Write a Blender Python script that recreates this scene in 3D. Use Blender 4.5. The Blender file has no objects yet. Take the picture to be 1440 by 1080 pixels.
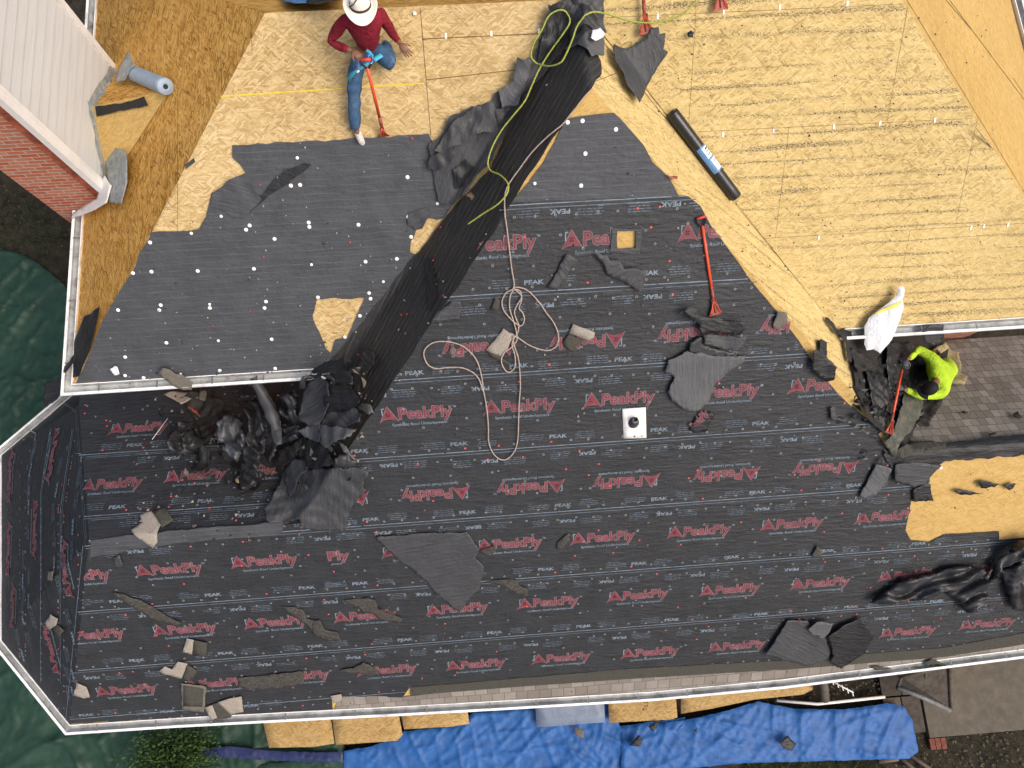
import bpy, bmesh, math, random
from mathutils import Vector, Matrix, noise
from mathutils.geometry import delaunay_2d_cdt
random.seed(7)
S = bpy.context.scene
C = S.collection
# ------------------------------------------------------------------ camera (a drone above the roof, looking almost straight down)
F, H = 1000.0, 15.0
ce = Vector((26000, 1700, -1000)).normalized()
cu = Vector((23, 222, 1000)).normalized(); cu = (cu - ce*cu.dot(ce)).normalized()
cn = cu.cross(ce)
R3 = Matrix((ce, cn, cu))
cam = bpy.data.cameras.new('camera'); camo = bpy.data.objects.new('camera', cam); C.objects.link(camo)
cam.sensor_width = 36; cam.lens = 25.0; cam.clip_end = 500; cam.clip_start = .1
camo.matrix_world = Matrix.Translation((0, 0, H)) @ R3.to_4x4()
S.camera = camo
# ------------------------------------------------------------------ sky, sun, exposure
SUN_DIR = Vector((.62, -.42, 1.0)).normalized()
W = bpy.data.worlds.new('World'); S.world = W; W.use_nodes = True
nt = W.node_tree; sky = nt.nodes.new('ShaderNodeTexSky'); sky.sky_type = 'NISHITA'; sky.sun_disc = False
sky.sun_elevation = math.asin(SUN_DIR.z); sky.sun_rotation = math.atan2(SUN_DIR.x, SUN_DIR.y)
sky.air_density = 1.0; sky.dust_density = 6.0; sky.ozone_density = .6
nt.links.new(sky.outputs[0], nt.nodes['Background'].inputs[0]); nt.nodes['Background'].inputs[1].default_value = .15
sl = bpy.data.lights.new('sun', 'SUN'); sl.energy = 1.1; sl.angle = math.radians(32); sl.color = (1, .95, .88)
so = bpy.data.objects.new('sun', sl); C.objects.link(so); so.rotation_euler = SUN_DIR.to_track_quat('Z', 'Y').to_euler()
so.location = (8, -6, 20)
S.view_settings.view_transform = 'Standard'; S.view_settings.look = 'None'; S.view_settings.gamma = 1
S.view_settings.exposure = .38
# ------------------------------------------------------------------ planes of the roof: z = a + bX + cY
def ray(x, y): return R3 @ Vector(((x-720)/F, (540-y)/F, -1))
def on(x, y, pl, off=0.0):
    a, b, c = pl; a += off
    r = ray(x, y); t = (a-H)/(r.z - b*r.x - c*r.y)
    return Vector((0, 0, H)) + r*t
def onz(x, y, z): return on(x, y, (z, 0, 0))
PM = (4.35, 0, .84)                      # big south slope
PW = (8.295-.879*1.319, .879, 0)         # west side of the wing
PE = (8.295+.713*1.319, -.713, 0)        # east side of the wing
PL = (3.197, 0, .906); PR = (3.793, 0, .797)
PWL = (5.46+.838*5.54, .838, 0); PE2 = (8.23+.707*4.98, -.707, 0)
PN1 = (4.73+.45*.45, 0, -.45); PS2 = (5.04+.7*.82, 0, -.7)
PNL = (8.36+.9*5.7, 0, -.9)
GZ = -.3
PG = (GZ, 0, 0)
def pz(pl, x, y): return pl[0]+pl[1]*x+pl[2]*y
def I3(p, q, s):
    A = Matrix([[-k[1], -k[2], 1] for k in (p, q, s)])
    return A.inverted() @ Vector([k[0] for k in (p, q, s)])
# ------------------------------------------------------------------ materials
MATS = {}
class NB:
    def __init__(s, name):
        s.m = bpy.data.materials.new(name); s.m.use_nodes = True; s.t = s.m.node_tree
        s.b = s.t.nodes['Principled BSDF']
    def n(s, ty, **k):
        o = s.t.nodes.new(ty)
        for a, v in k.items(): setattr(o, a, v)
        return o
    def l(s, a, b): s.t.links.new(a, b)
    def coord(s, kind='UV'):
        return s.n('ShaderNodeTexCoord').outputs[kind]
    def mapping(s, src, scale=(1, 1, 1), rot=0, loc=(0, 0, 0)):
        m = s.n('ShaderNodeMapping'); m.inputs['Scale'].default_value = scale; m.inputs['Rotation'].default_value = (0, 0, rot)
        m.inputs['Location'].default_value = loc; s.l(src, m.inputs[0]); return m.outputs[0]
    def rotmap(s, src, rot, scale, loc=(0, 0, 0)):
        return s.mapping(s.mapping(src, (1, 1, 1), rot, loc), scale)
    def noise(s, src, scale, detail=4, rough=.6, out=0):
        o = s.n('ShaderNodeTexNoise'); s.l(src, o.inputs['Vector']); o.inputs['Scale'].default_value = scale
        o.inputs['Detail'].default_value = detail; o.inputs['Roughness'].default_value = rough; return o.outputs[out]
    def ramp(s, src, stops, interp='LINEAR'):
        o = s.n('ShaderNodeValToRGB'); s.l(src, o.inputs[0]); r = o.color_ramp; r.interpolation = interp
        while len(r.elements) < len(stops): r.elements.new(.5)
        for e, (p, c) in zip(r.elements, stops):
            e.position = p; e.color = (c if isinstance(c, tuple) else (c, c, c))+(1,)
        return o.outputs[0]
    def mix(s, f, a, b, mode='MIX'):
        o = s.n('ShaderNodeMix', data_type='RGBA', blend_type=mode)
        for sock, v in ((o.inputs[0], f), (o.inputs[6], a), (o.inputs[7], b)):
            if hasattr(v, 'is_linked'): s.l(v, sock)
            elif isinstance(v, tuple): sock.default_value = v+(1,)
            else: sock.default_value = v
        return o.outputs[2]
    def math(s, op, a, b=None):
        o = s.n('ShaderNodeMath', operation=op)
        for sock, v in ((o.inputs[0], a), (o.inputs[1], b)):
            if v is None: continue
            if hasattr(v, 'is_linked'): s.l(v, sock)
            else: sock.default_value = v
        return o.outputs[0]
    def sep(s, v):
        o = s.n('ShaderNodeSeparateXYZ'); s.l(v, o.inputs[0]); return o.outputs
    def bump(s, h, strength=.3, dist=.01):
        o = s.n('ShaderNodeBump'); o.inputs['Strength'].default_value = strength; o.inputs['Distance'].default_value = dist
        s.l(h, o.inputs['Height']); s.l(o.outputs[0], s.b.inputs['Normal'])
    def done(s, col, rough=.7, spec=.3, metal=0):
        if hasattr(col, 'is_linked'): s.l(col, s.b.inputs['Base Color'])
        else: s.b.inputs['Base Color'].default_value = col+(1,)
        if hasattr(rough, 'is_linked'): s.l(rough, s.b.inputs['Roughness'])
        else: s.b.inputs['Roughness'].default_value = rough
        s.b.inputs['Specular IOR Level'].default_value = spec; s.b.inputs['Metallic'].default_value = metal
        return s.m

def mat_osb(name, cols, seed, speck=.5, bands=True, contrast=1.0, big=1.0, more=.03):
    b = NB(name); uv = b.coord()
    uv = b.mapping(uv, (1, 1, 1), 0, (seed*3.1, seed*7.7, 0))
    warp = b.noise(uv, 6, 2, .5, 1)
    w = b.n('ShaderNodeVectorMath', operation='SCALE'); b.l(warp, w.inputs[0]); w.inputs[3].default_value = .05
    ad = b.n('ShaderNodeVectorMath', operation='ADD'); b.l(uv, ad.inputs[0]); b.l(w.outputs[0], ad.inputs[1]); wuv = ad.outputs[0]
    layers = []
    for rot, sc in ((.05, (11, 62, 1)), (.75, (10, 55, 1)), (-.6, (12, 60, 1))):
        v = b.n('ShaderNodeTexVoronoi', voronoi_dimensions='2D'); v.inputs['Scale'].default_value = 1
        b.l(b.rotmap(wuv, rot, tuple(q/big for q in sc[:2])+(1,)), v.inputs['Vector'])
        layers.append(b.sep(v.outputs['Color']))
    m1 = b.math('GREATER_THAN', layers[1][1], .62); m2 = b.math('GREATER_THAN', layers[2][1], .70)
    f = b.mix(m1, layers[0][0], layers[1][0]); f = b.mix(m2, f, layers[2][0])
    fine = b.noise(b.mapping(wuv, (30, 220, 1)), 1, 3, .7)
    big_n = b.noise(uv, .8, 3, .5)
    fb = b.math('ADD', b.math('MULTIPLY', b.sep(f)[0], .55*contrast), b.math('MULTIPLY', fine, .45))
    fb = b.math('ADD', fb, b.math('MULTIPLY', b.math('SUBTRACT', big_n, .5), .35))
    fb = b.math('ADD', fb, .5-.275*contrast-.225)
    col = b.ramp(fb, [(.12, cols[0]), (.36, cols[1]), (.58, cols[2]), (.86, cols[3])])
    # felt residue: rows of dark specks along the courses
    sp = b.noise(b.mapping(uv, (38, 78, 1)), 1, 4, .8)
    uvs = b.sep(uv)
    band = b.noise(b.mapping(uv, (.35, 4.2, 1)), 1, 2, .6)
    if bands:
        rowp = b.math('FRACT', b.math('ADD', b.math('DIVIDE', uvs[1], .178), b.math('MULTIPLY', band, 1.3)))
        bm_ = b.ramp(rowp, [(.28, 0.0), (.45, 1.0), (.55, 1.0), (.72, 0.0)])
        lo = b.ramp(b.noise(b.mapping(uv, (.5, 1.3, 1)), 1, 3, .6), [(.36, .25), (.56, 1.0)])
        bm_ = b.mix(1.0, bm_, lo, 'MULTIPLY')
        thr = b.math('SUBTRACT', .70-more*.7, b.math('MULTIPLY', b.sep(bm_)[0], .10+more*.6))
    else:
        thr = .66
    k = b.math('MULTIPLY', b.math('SUBTRACT', sp, thr), 14.0)
    k = b.math('MINIMUM', b.math('MAXIMUM', k, 0.0), 1.0)
    k = b.math('MULTIPLY', k, speck)
    col = b.mix(k, col, (.05, .045, .04))
    wn = b.n('ShaderNodeTexWhiteNoise', noise_dimensions='2D'); fl = b.n('ShaderNodeVectorMath', operation='FLOOR')
    b.l(b.mapping(uv, (.41, .8, 1)), fl.inputs[0]); b.l(fl.outputs[0], wn.inputs[0])
    col = b.mix(b.math('MULTIPLY', wn.outputs[0], .22), col, tuple(c*.72 for c in cols[2]))
    st = b.ramp(b.noise(b.mapping(uv, (1.3, 1.6, 1)), 1.5, 3, .6), [(.60, 0.0), (.78, .35)])
    col = b.mix(st, col, tuple(c*.55 for c in cols[1]))
    b.bump(b.math('ADD', b.sep(f)[0], fine), .25, .004)
    return b.done(col, .75, .2)

def mat_felt(name, base, line, period=.085, amount=.5, sheen=.55, scuff=.35):
    b = NB(name); uv = b.coord(); s = b.sep(uv)
    v = b.math('ADD', s[1], b.math('MULTIPLY', b.noise(uv, 2.5, 2, .5), .03))
    fr = b.math('FRACT', b.math('DIVIDE', v, period))
    ln = b.math('LESS_THAN', fr, .075)
    brk = b.ramp(b.noise(b.mapping(uv, (3, 14, 1)), 1, 3, .6), [(.38, .15), (.6, 1.0)])
    ln = b.math('MULTIPLY', ln, b.math('MULTIPLY', b.sep(brk)[0], amount))
    n1 = b.noise(uv, 3.2, 6, .65); n2 = b.noise(b.mapping(uv, (9, 30, 1)), 4, 3, .7)
    c = b.mix(b.ramp(n1, [(.3, 0.0), (.7, 1.0)]), tuple(q*.8 for q in base), tuple(q*1.2 for q in base))
    c = b.mix(b.ramp(n2, [(.62, 0.0), (.8, scuff)]), c, tuple(min(1, q*2.4) for q in base))
    c = b.mix(ln, c, line)
    wr = b.noise(b.mapping(uv, (1.3, 5.5, 1)), 1.6, 5, .55); wr = b.math('ABSOLUTE', b.math('SUBTRACT', wr, .5))
    b.bump(b.math('ADD', b.math('MULTIPLY', wr, 3.2), b.math('ADD', b.math('MULTIPLY', b.noise(uv, 18, 4, .6), .8), b.math('MULTIPLY', b.noise(uv, 160, 2, .5), .2))), .75, .014)
    return b.done(c, b.math('ADD', b.math('MULTIPLY', n1, .25), sheen-.12), .35)

def mat_plain(name, col, rough=.6, spec=.35, metal=0, var=.25, scale=9, bump=.2, bdist=.004, coord='Object', dirt=None):
    b = NB(name); co = b.coord(coord)
    n = b.noise(co, scale, 5, .65)
    c = b.mix(b.ramp(n, [(.3, 0.0), (.7, 1.0)]), tuple(q*(1-var) for q in col), tuple(min(1, q*(1+var)) for q in col))
    if dirt:
        c = b.mix(b.ramp(b.noise(co, scale*.7, 6, .75), [(.52, 0.0), (.72, dirt[3])]), c, dirt[:3])
    if bump: b.bump(b.noise(co, scale*4, 4, .6), bump, bdist)
    return b.done(c, rough, spec, metal)

osb_cols = [(.20, .115, .035), (.47, .315, .12), (.60, .43, .19), (.76, .60, .33)]
M = MATS
M['osb'] = mat_osb('osb_pale', [(.22, .14, .05), (.485, .355, .145), (.57, .425, .175), (.68, .53, .26)], 1, .95, True, .9, .9, .10)
M['osb2'] = mat_osb('osb_flaky', [(.21, .125, .045), (.44, .30, .125), (.55, .40, .19), (.70, .56, .33)], 4, .75, True, .85, 1.0, .05)
M['osb3'] = mat_osb('osb_orange', [(.17, .075, .014), (.45, .225, .042), (.60, .32, .07), (.74, .45, .14)], 9, .9, False, 1.15, 1.2)  # deeper orange flake tone, mainly for the west and north slopes
M['osb4'] = mat_osb('osb_tan', [(.20, .12, .035), (.45, .285, .09), (.54, .36, .125), (.64, .45, .19)], 13, .55, True, .6)
M['osb_g'] = mat_osb('osb_loose', [(.16, .085, .025), (.32, .20, .07), (.41, .275, .11), (.52, .37, .18)], 17, .4, False, .8)
M['under'] = mat_felt('synthetic_underlayment', (.0255, .0265, .029), (.047, .049, .053), .06, .35, .5, .6)
M['felt'] = mat_felt('grey_felt', (.056, .059, .065), (.13, .133, .14), .087, .6, .6, .3)
M['felt_dark'] = mat_felt('black_valley_felt', (.025, .0235, .022), (.10, .095, .085), .075, .9, .5, .3)
M['scrap'] = mat_felt('scrap_felt', (.045, .046, .049), (.11, .112, .115), .075, .5, .5, .3)
M['scrap_lt'] = mat_felt('scrap_felt_light', (.082, .083, .087), (.17, .17, .18), .075, .5, .55, .3)
M['scrap_dk'] = mat_felt('scrap_felt_dark', (.016, .016, .017), (.045, .045, .046), .075, .4, .42, .3)
M['plastic'] = mat_plain('black_glossy_sheet', (.023, .023, .025), .45, .4, 0, .5, 6, .3, .006)
M['plastic_gr'] = mat_plain('grey_glossy_sheet', (.06, .064, .073), .48, .5, 0, .4, 6, .4, .01)
M['red'] = mat_plain('red_print', (.185, .038, .050), .6, .3, 0, .25, 9, 0, .004, 'Object', (.07, .035, .04, .8))
M['outline'] = mat_plain('pale_outline_print', (.19, .145, .155), .6, .3, 0, .3, 9, 0, .004, 'Object', (.06, .055, .06, .8))
M['pale'] = mat_plain('pale_blue_print', (.17, .215, .26), .6, .3, 0, .35, 9, 0, .004, 'Object', (.06, .07, .08, .8))
M['micro'] = mat_plain('fine_blue_print', (.095, .12, .15), .6, .3, 0, .5, 8, 0)
M['dark'] = mat_plain('dark_dot', (.02, .02, .021), .5, .3, 0, .1, 30, 0)
M['ring'] = mat_plain('grey_cap_rim', (.30, .31, .31), .5, .3, 0, .3, 30, 0)
M['redcap'] = mat_plain('red_cap', (.62, .05, .045), .4, .4, 0, .2, 30, 0)
M['white'] = mat_plain('white_plastic', (.85, .85, .82), .45, .4, 0, .08, 20, .1)
M['gutter'] = mat_plain('white_gutter_paint', (.80, .80, .79), .38, .45, 0, .06, 3, .08, .003, 'Object', (.30, .28, .25, .85))
M['gutter_in'] = mat_plain('dirty_gutter_inside', (.42, .43, .42), .5, .4, 0, .3, 5, .1, .003, 'Object', (.08, .07, .06, .8))
M['galv'] = mat_plain('galvanised_metal', (.30, .32, .31), .42, .5, .65, .3, 9, .25, .006, 'Object', (.62, .62, .58, .6))
M['lead'] = mat_plain('weathered_flashing', (.27, .295, .29), .5, .5, .15, .35, 12, .35, .01, 'Object', (.5, .5, .47, .7))
M['soil'] = mat_plain('dark_soil', (.032, .027, .02), .95, .1, 0, .6, 7, .9, .04, 'Object', (.05, .055, .022, .7))
M['concrete'] = mat_plain('concrete', (.115, .10, .078), .9, .2, 0, .22, 5, .3, .005, 'Object', (.075, .068, .055, .8))
M['wood_grey'] = mat_plain('weathered_board', (.10, .082, .062), .85, .2, 0, .4, 9, .4, .008)
M['wood_dark'] = mat_plain('dark_board', (.065, .055, .045), .85, .2, 0, .4, 9, .4, .008)
M['tarp_g'] = mat_plain('green_tarp', (.017, .046, .030), .5, .25, 0, .25, 3, .3, .01, 'Object', (.030, .056, .045, .5))
M['tarp_b'] = mat_plain('blue_tarp', (.021, .098, .30), .5, .25, 0, .22, 5, .25, .01, 'Object', (.04, .15, .37, .5))
M['tarp_n'] = mat_plain('navy_tarp', (.016, .024, .085), .4, .4, 0, .3, 4, .4, .02)
M['panel'] = mat_plain('slate_blue_panel', (.15, .19, .26), .5, .4, 0, .15, 8, .2, .003, 'Object', (.25, .28, .33, .5))
M['grass'] = mat_plain('grass_blades', (.055, .105, .022), .7, .2, 0, .5, 5, 0)
M['leaf'] = mat_plain('bush_leaves', (.045, .085, .02), .6, .3, 0, .5, 6, 0)
M['stem'] = mat_plain('woody_stem', (.06, .045, .03), .9, .1, 0, .3, 9, .3)
M['orange'] = mat_plain('orange_paint', (.72, .085, .03), .38, .45, 0, .18, 12, .1, .003, 'Object', (.30, .06, .03, .7))
M['rust'] = mat_plain('worn_red_steel', (.30, .07, .045), .55, .45, .2, .35, 22, .3, .004, 'Object', (.14, .10, .085, .8))
M['steel'] = mat_plain('worn_steel', (.16, .14, .13), .45, .5, .7, .3, 20, .2)
M['blk_plastic'] = mat_plain('black_wrap', (.012, .012, .013), .3, .5, 0, .3, 10, .3, .006)
M['grip'] = mat_plain('black_grip', (.02, .02, .021), .5, .4, 0, .2, 20, .1)
M['lblue'] = mat_plain('pale_blue_membrane', (.30, .375, .47), .5, .35, 0, .12, 10, .3, .004)
M['label_b'] = mat_plain('label_blue', (.10, .22, .42), .4, .4, 0, .2, 20, 0)
M['rope_g'] = mat_plain('yellow_green_rope', (.33, .36, .07), .8, .2, 0, .45, 90, .6, .004)
M['rope_b'] = mat_plain('beige_rope', (.38, .30, .255), .85, .2, 0, .35, 90, .6, .004)
M['bag'] = mat_plain('white_film_bag', (.70, .71, .73), .45, .4, 0, .06, 7, .9, .02)
M['yellow'] = mat_plain('yellow_drawstring', (.78, .62, .08), .5, .3, 0, .15, 20, .1)
M['foam'] = mat_plain('yellowed_foam', (.33, .28, .15), .9, .15, 0, .35, 14, .9, .02, 'Object', (.20, .17, .10, .7))
M['skin'] = mat_plain('brown_skin', (.20, .095, .055), .5, .4, 0, .18, 22, .2, .003)
M['maroon'] = mat_plain('maroon_knit', (.20, .012, .024), .85, .25, 0, .3, 7, .9, .03)
M['neon'] = mat_plain('neon_yellow_fabric', (.42, .62, .03), .8, .25, 0, .16, 7, .9, .03)
M['denim'] = mat_plain('blue_denim', (.045, .095, .175), .85, .2, 0, .45, 11, .6, .012, 'Object', (.13, .20, .29, .7))
M['dkpants'] = mat_plain('dark_trousers', (.020, .019, .021), .85, .2, 0, .4, 9, .6, .012)
M['hat'] = mat_plain('cream_straw', (.80, .74, .62), .8, .2, 0, .07, 30, .3, .003)
M['band'] = mat_plain('brown_band', (.045, .03, .022), .7, .3, 0, .2, 20, .1)
M['cap'] = mat_plain('black_cap', (.012, .010, .012), .75, .25, 0, .3, 20, .3)
M['glove'] = mat_plain('grey_glove', (.09, .10, .105), .8, .2, 0, .3, 20, .3)
M['shoe'] = mat_plain('off_white_shoe', (.58, .56, .52), .6, .3, 0, .15, 20, .2, .003, 'Object', (.3, .28, .25, .6))
M['teal'] = mat_plain('turquoise_strap', (.06, .36, .50), .6, .3, 0, .2, 30, .2)
M['alu'] = mat_plain('blue_aluminium', (.12, .38, .80), .3, .5, .6, .1, 30, 0)
M['gr_l'] = mat_plain('pale_shingle_granules', (.30, .265, .225), .95, .1, 0, .28, 60, .8, .004)
M['gr_d'] = mat_plain('dark_shingle_granules', (.065, .062, .052), .95, .1, 0, .4, 60, .8, .004)
M['gr_m'] = mat_plain('mid_shingle_granules', (.14, .125, .105), .95, .1, 0, .35, 60, .8, .004)
M['tarline'] = mat_plain('dark_joint', (.17, .11, .05), .9, .1, 0, .4, 20, 0)
M['tar'] = mat_plain('tar_paper_debris', (.022, .020, .018), .7, .3, 0, .5, 12, .7, .012)
M['paver'] = mat_plain('worn_paver', (.17, .065, .045), .9, .1, 0, .35, 12, .4)
M['dust'] = mat_plain('granule_dust', (.062, .058, .052), .95, .1, 0, .5, 30, .6, .003, 'Object', (.03, .03, .03, .9))
M['pipe'] = mat_plain('grey_pipe', (.15, .15, .145), .5, .4, 0, .3, 8, .2)
M['moss'] = mat_plain('valley_metal', (.075, .08, .062), .6, .35, .2, .45, 10, .6, .01, 'Object', (.22, .17, .13, .75))
M['chalk'] = mat_plain('yellow_chalk', (.68, .50, .06), .9, .1, 0, .2, 20, 0)
M['trim'] = mat_plain('white_trim_board', (.74, .72, .69), .55, .35, 0, .05, 5, .1, .003, 'Object', (.5, .44, .38, .4))

def mat_brick():
    b = NB('red_brick'); uv = b.coord()
    t = b.n('ShaderNodeTexBrick'); b.l(uv, t.inputs['Vector']); t.inputs['Scale'].default_value = 1
    t.inputs['Brick Width'].default_value = .22; t.inputs['Row Height'].default_value = .076; t.inputs['Mortar Size'].default_value = .008
    t.inputs['Color1'].default_value = (.40, .095, .045, 1); t.inputs['Color2'].default_value = (.47, .19, .115, 1)
    t.inputs['Mortar'].default_value = (.42, .38, .33, 1); t.inputs['Bias'].default_value = -.1
    n = b.noise(uv, 5, 4, .6)
    c = b.mix(b.ramp(n, [(.5, 0.0), (.8, .4)]), t.outputs[0], (.50, .38, .29))
    b.bump(t.outputs[1], -.5, .006)
    return b.done(c, .9, .15)
M['brick'] = mat_brick()
def mat_siding():
    b = NB('white_lap_siding'); co = b.coord('UV'); s = b.sep(co)
    n = b.noise(b.mapping(co, (1.2, 14, 1)), 1.5, 4, .6)
    c = b.mix(b.ramp(n, [(.45, 0.0), (.8, .5)]), (.55, .55, .535), (.43, .41, .385))
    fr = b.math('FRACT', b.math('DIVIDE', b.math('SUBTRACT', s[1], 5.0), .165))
    c = b.mix(b.math('MULTIPLY', b.math('GREATER_THAN', fr, .84), .7), c, (.19, .175, .16))  # lap shadow painted into the colour as a dark line on each board
    return b.done(c, .6, .3)
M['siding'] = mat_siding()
def mat_shingle(name, c1, c2, w=.17, h=.143):
    b = NB(name); uv = b.coord()
    wv = b.n('ShaderNodeVectorMath', operation='SCALE'); b.l(b.noise(uv, 2.2, 2, .5, 1), wv.inputs[0]); wv.inputs[3].default_value = .03
    ad = b.n('ShaderNodeVectorMath', operation='ADD'); b.l(uv, ad.inputs[0]); b.l(wv.outputs[0], ad.inputs[1])
    t = b.n('ShaderNodeTexBrick'); b.l(ad.outputs[0], t.inputs['Vector']); t.inputs['Scale'].default_value = 1
    t.inputs['Brick Width'].default_value = w; t.inputs['Row Height'].default_value = h; t.inputs['Mortar Size'].default_value = .004
    t.inputs['Color1'].default_value = c1+(1,); t.inputs['Color2'].default_value = c2+(1,)
    t.inputs['Mortar'].default_value = tuple(q*.35 for q in c2)+(1,); t.offset = .37; t.squash = 1.2; t.squash_frequency = 3
    g = b.noise(uv, 90, 3, .7); n = b.noise(uv, 3, 4, .6)
    c = b.mix(b.ramp(g, [(.3, 0.0), (.7, 1.0)]), b.mix(.5, t.outputs[0], (0, 0, 0), 'MIX'), t.outputs[0])
    c = b.mix(b.ramp(n, [(.4, 0.0), (.8, .5)]), c, tuple(q*.55 for q in c2))
    c = b.mix(1.0, c, (1.25, 1.25, 1.25), 'MULTIPLY')
    b.bump(t.outputs[1], -.6, .006)
    return b.done(c, .95, .1)
M['shingle'] = mat_shingle('brown_shingles', (.285, .255, .225), (.165, .145, .125), .12)
M['shingle_l'] = mat_shingle('pale_starter_shingles', (.30, .27, .235), (.19, .165, .14), .2, .2)

# ------------------------------------------------------------------ object helpers
def props(o, label=None, cat=None, group=None, kind=None):
    if label: o['label'] = label
    if cat: o['category'] = cat
    if group: o['group'] = group
    if kind: o['kind'] = kind
    return o
def empty(name, loc, label, cat, group=None):
    o = bpy.data.objects.new(name, None); C.objects.link(o); o.location = loc; o.empty_display_size = .2
    return props(o, label, cat, group)
def mk(name, vs, fs, mats, parent=None, mi=None, uvs=None, smooth=False):
    me = bpy.data.meshes.new(name); me.from_pydata([tuple(v) for v in vs], [], fs)
    if not isinstance(mats, (list, tuple)): mats = [mats]
    for m in mats: me.materials.append(m)
    if mi: me.polygons.foreach_set('material_index', mi)
    if uvs is not None:
        ul = me.uv_layers.new(name='UVMap')
        for lp in me.loops: ul.data[lp.index].uv = uvs[lp.vertex_index]
    if smooth: me.polygons.foreach_set('use_smooth', [True]*len(me.polygons))
    me.update()
    o = bpy.data.objects.new(name, me); C.objects.link(o)
    if parent:
        o.parent = parent
        off = Vector(parent.location) if parent.type == 'EMPTY' else Vector((0, 0, 0))
        o.matrix_parent_inverse = Matrix.Translation(-off)
    return o
def uvof(pl, ang=0.0):
    a, b, c = pl; s = math.sqrt(1+b*b+c*c); ca, sa = math.cos(ang), math.sin(ang)
    def g(x, y):
        u, v = (y, x*s) if abs(b) > abs(c) else (x, y*s)
        return (u*ca-v*sa, u*sa+v*ca)
    return g
def inside(x, y, poly):
    r = False; j = len(poly)-1
    for i in range(len(poly)):
        xi, yi = poly[i]; xj, yj = poly[j]
        if (yi > y) != (yj > y) and x < (xj-xi)*(y-yi)/(yj-yi)+xi: r = not r
        j = i
    return r
def sdist(x, y, poly):
    d = 1e9
    for i in range(len(poly)):
        ax, ay = poly[i-1]; bx, by = poly[i]
        dx, dy = bx-ax, by-ay; q = dx*dx+dy*dy
        t = max(0, min(1, ((x-ax)*dx+(y-ay)*dy)/q)) if q else 0
        d = min(d, math.hypot(x-ax-t*dx, y-ay-t*dy))
    return d
def nz(x, y, z=0.0): return noise.noise(Vector((x, y, z)))
def densify(poly, step, jag, seed):
    out = []; n = len(poly); k = 0
    for i in range(n):
        a, b = poly[i], poly[(i+1) % n]; L = math.hypot(b[0]-a[0], b[1]-a[1]); m = max(1, int(L/step))
        for j in range(m):
            t = j/m; x = a[0]+(b[0]-a[0])*t; y = a[1]+(b[1]-a[1])*t
            if L > 1e-6 and jag and j > 0:
                d = jag*(nz(x*7, y*7, seed)+.6*nz(x*25, y*25, seed+5))
                x += -(b[1]-a[1])/L*d; y += (b[0]-a[0])/L*d
            out.append((x, y)); k += 1
    return out
def XY(pxs, pl, off=0): return [tuple(on(x, y, pl, off)[:2]) for x, y in pxs]
def sheet(name, polyxy, zf, mat, parent=None, res=.08, jag=.012, holes=(), uv=None, thick=0, seed=1.0, smooth=True, step=None):
    B = densify(polyxy, step or res, jag, seed)
    HB = [densify(h, (step or res)*.6, jag, seed+3) for h in holes]
    co = [Vector(p) for p in B]; ed = [(i, (i+1) % len(B)) for i in range(len(B))]
    for h in HB:
        s = len(co); co += [Vector(p) for p in h]; ed += [(s+i, s+(i+1) % len(h)) for i in range(len(h))]
    xs = [p[0] for p in B]; ys = [p[1] for p in B]
    rnd = random.Random(int(seed*100))
    y = min(ys)+res/2; row = 0
    while y < max(ys):
        x = min(xs)+(res/2 if row % 2 else 0)
        while x < max(xs):
            qx = x+rnd.uniform(-.15, .15)*res; qy = y+rnd.uniform(-.15, .15)*res
            if inside(qx, qy, B) and (len(B) > 400 or sdist(qx, qy, B) > res*.3): co.append(Vector((qx, qy)))
            x += res
        y += res*.87; row += 1
    vs, es, fs, *_ = delaunay_2d_cdt(co, ed, [], 1, 1e-5)
    F2 = []
    for f in fs:
        cx = sum(vs[i][0] for i in f)/len(f); cy = sum(vs[i][1] for i in f)/len(f)
        if not inside(cx, cy, B): continue
        if any(inside(cx, cy, h) for h in HB): continue
        ff = list(f)
        a, b_, c_ = (vs[i] for i in ff[:3])
        if (b_[0]-a[0])*(c_[1]-a[1])-(b_[1]-a[1])*(c_[0]-a[0]) < 0: ff.reverse()
        F2.append(ff)
    V3 = [(v[0], v[1], zf(v[0], v[1])) for v in vs]
    used = sorted({i for f in F2 for i in f}); mp = {o: n for n, o in enumerate(used)}
    V3 = [V3[i] for i in used]; F2 = [[mp[i] for i in f] for f in F2]
    uv = uv or uvof(PM)
    o = mk(name, V3, F2, mat, parent, uvs=[uv(v[0], v[1]) for v in V3], smooth=smooth)
    if thick:
        so_ = o.modifiers.new('thickness', 'SOLIDIFY'); so_.thickness = thick; so_.offset = -1
    return o
def flat(name, pts3, pl, mat, parent, uv=None):
    uv = uv or uvof(pl)
    pts3 = [Vector(p) for p in pts3]
    nrm = (pts3[1]-pts3[0]).cross(pts3[2]-pts3[0])
    ar = sum(pts3[i-1].x*pts3[i].y-pts3[i].x*pts3[i-1].y for i in range(len(pts3)))
    if ar < 0: pts3.reverse()
    return mk(name, pts3, [list(range(len(pts3)))], mat, parent, uvs=[uv(p[0], p[1]) for p in pts3])
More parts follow.
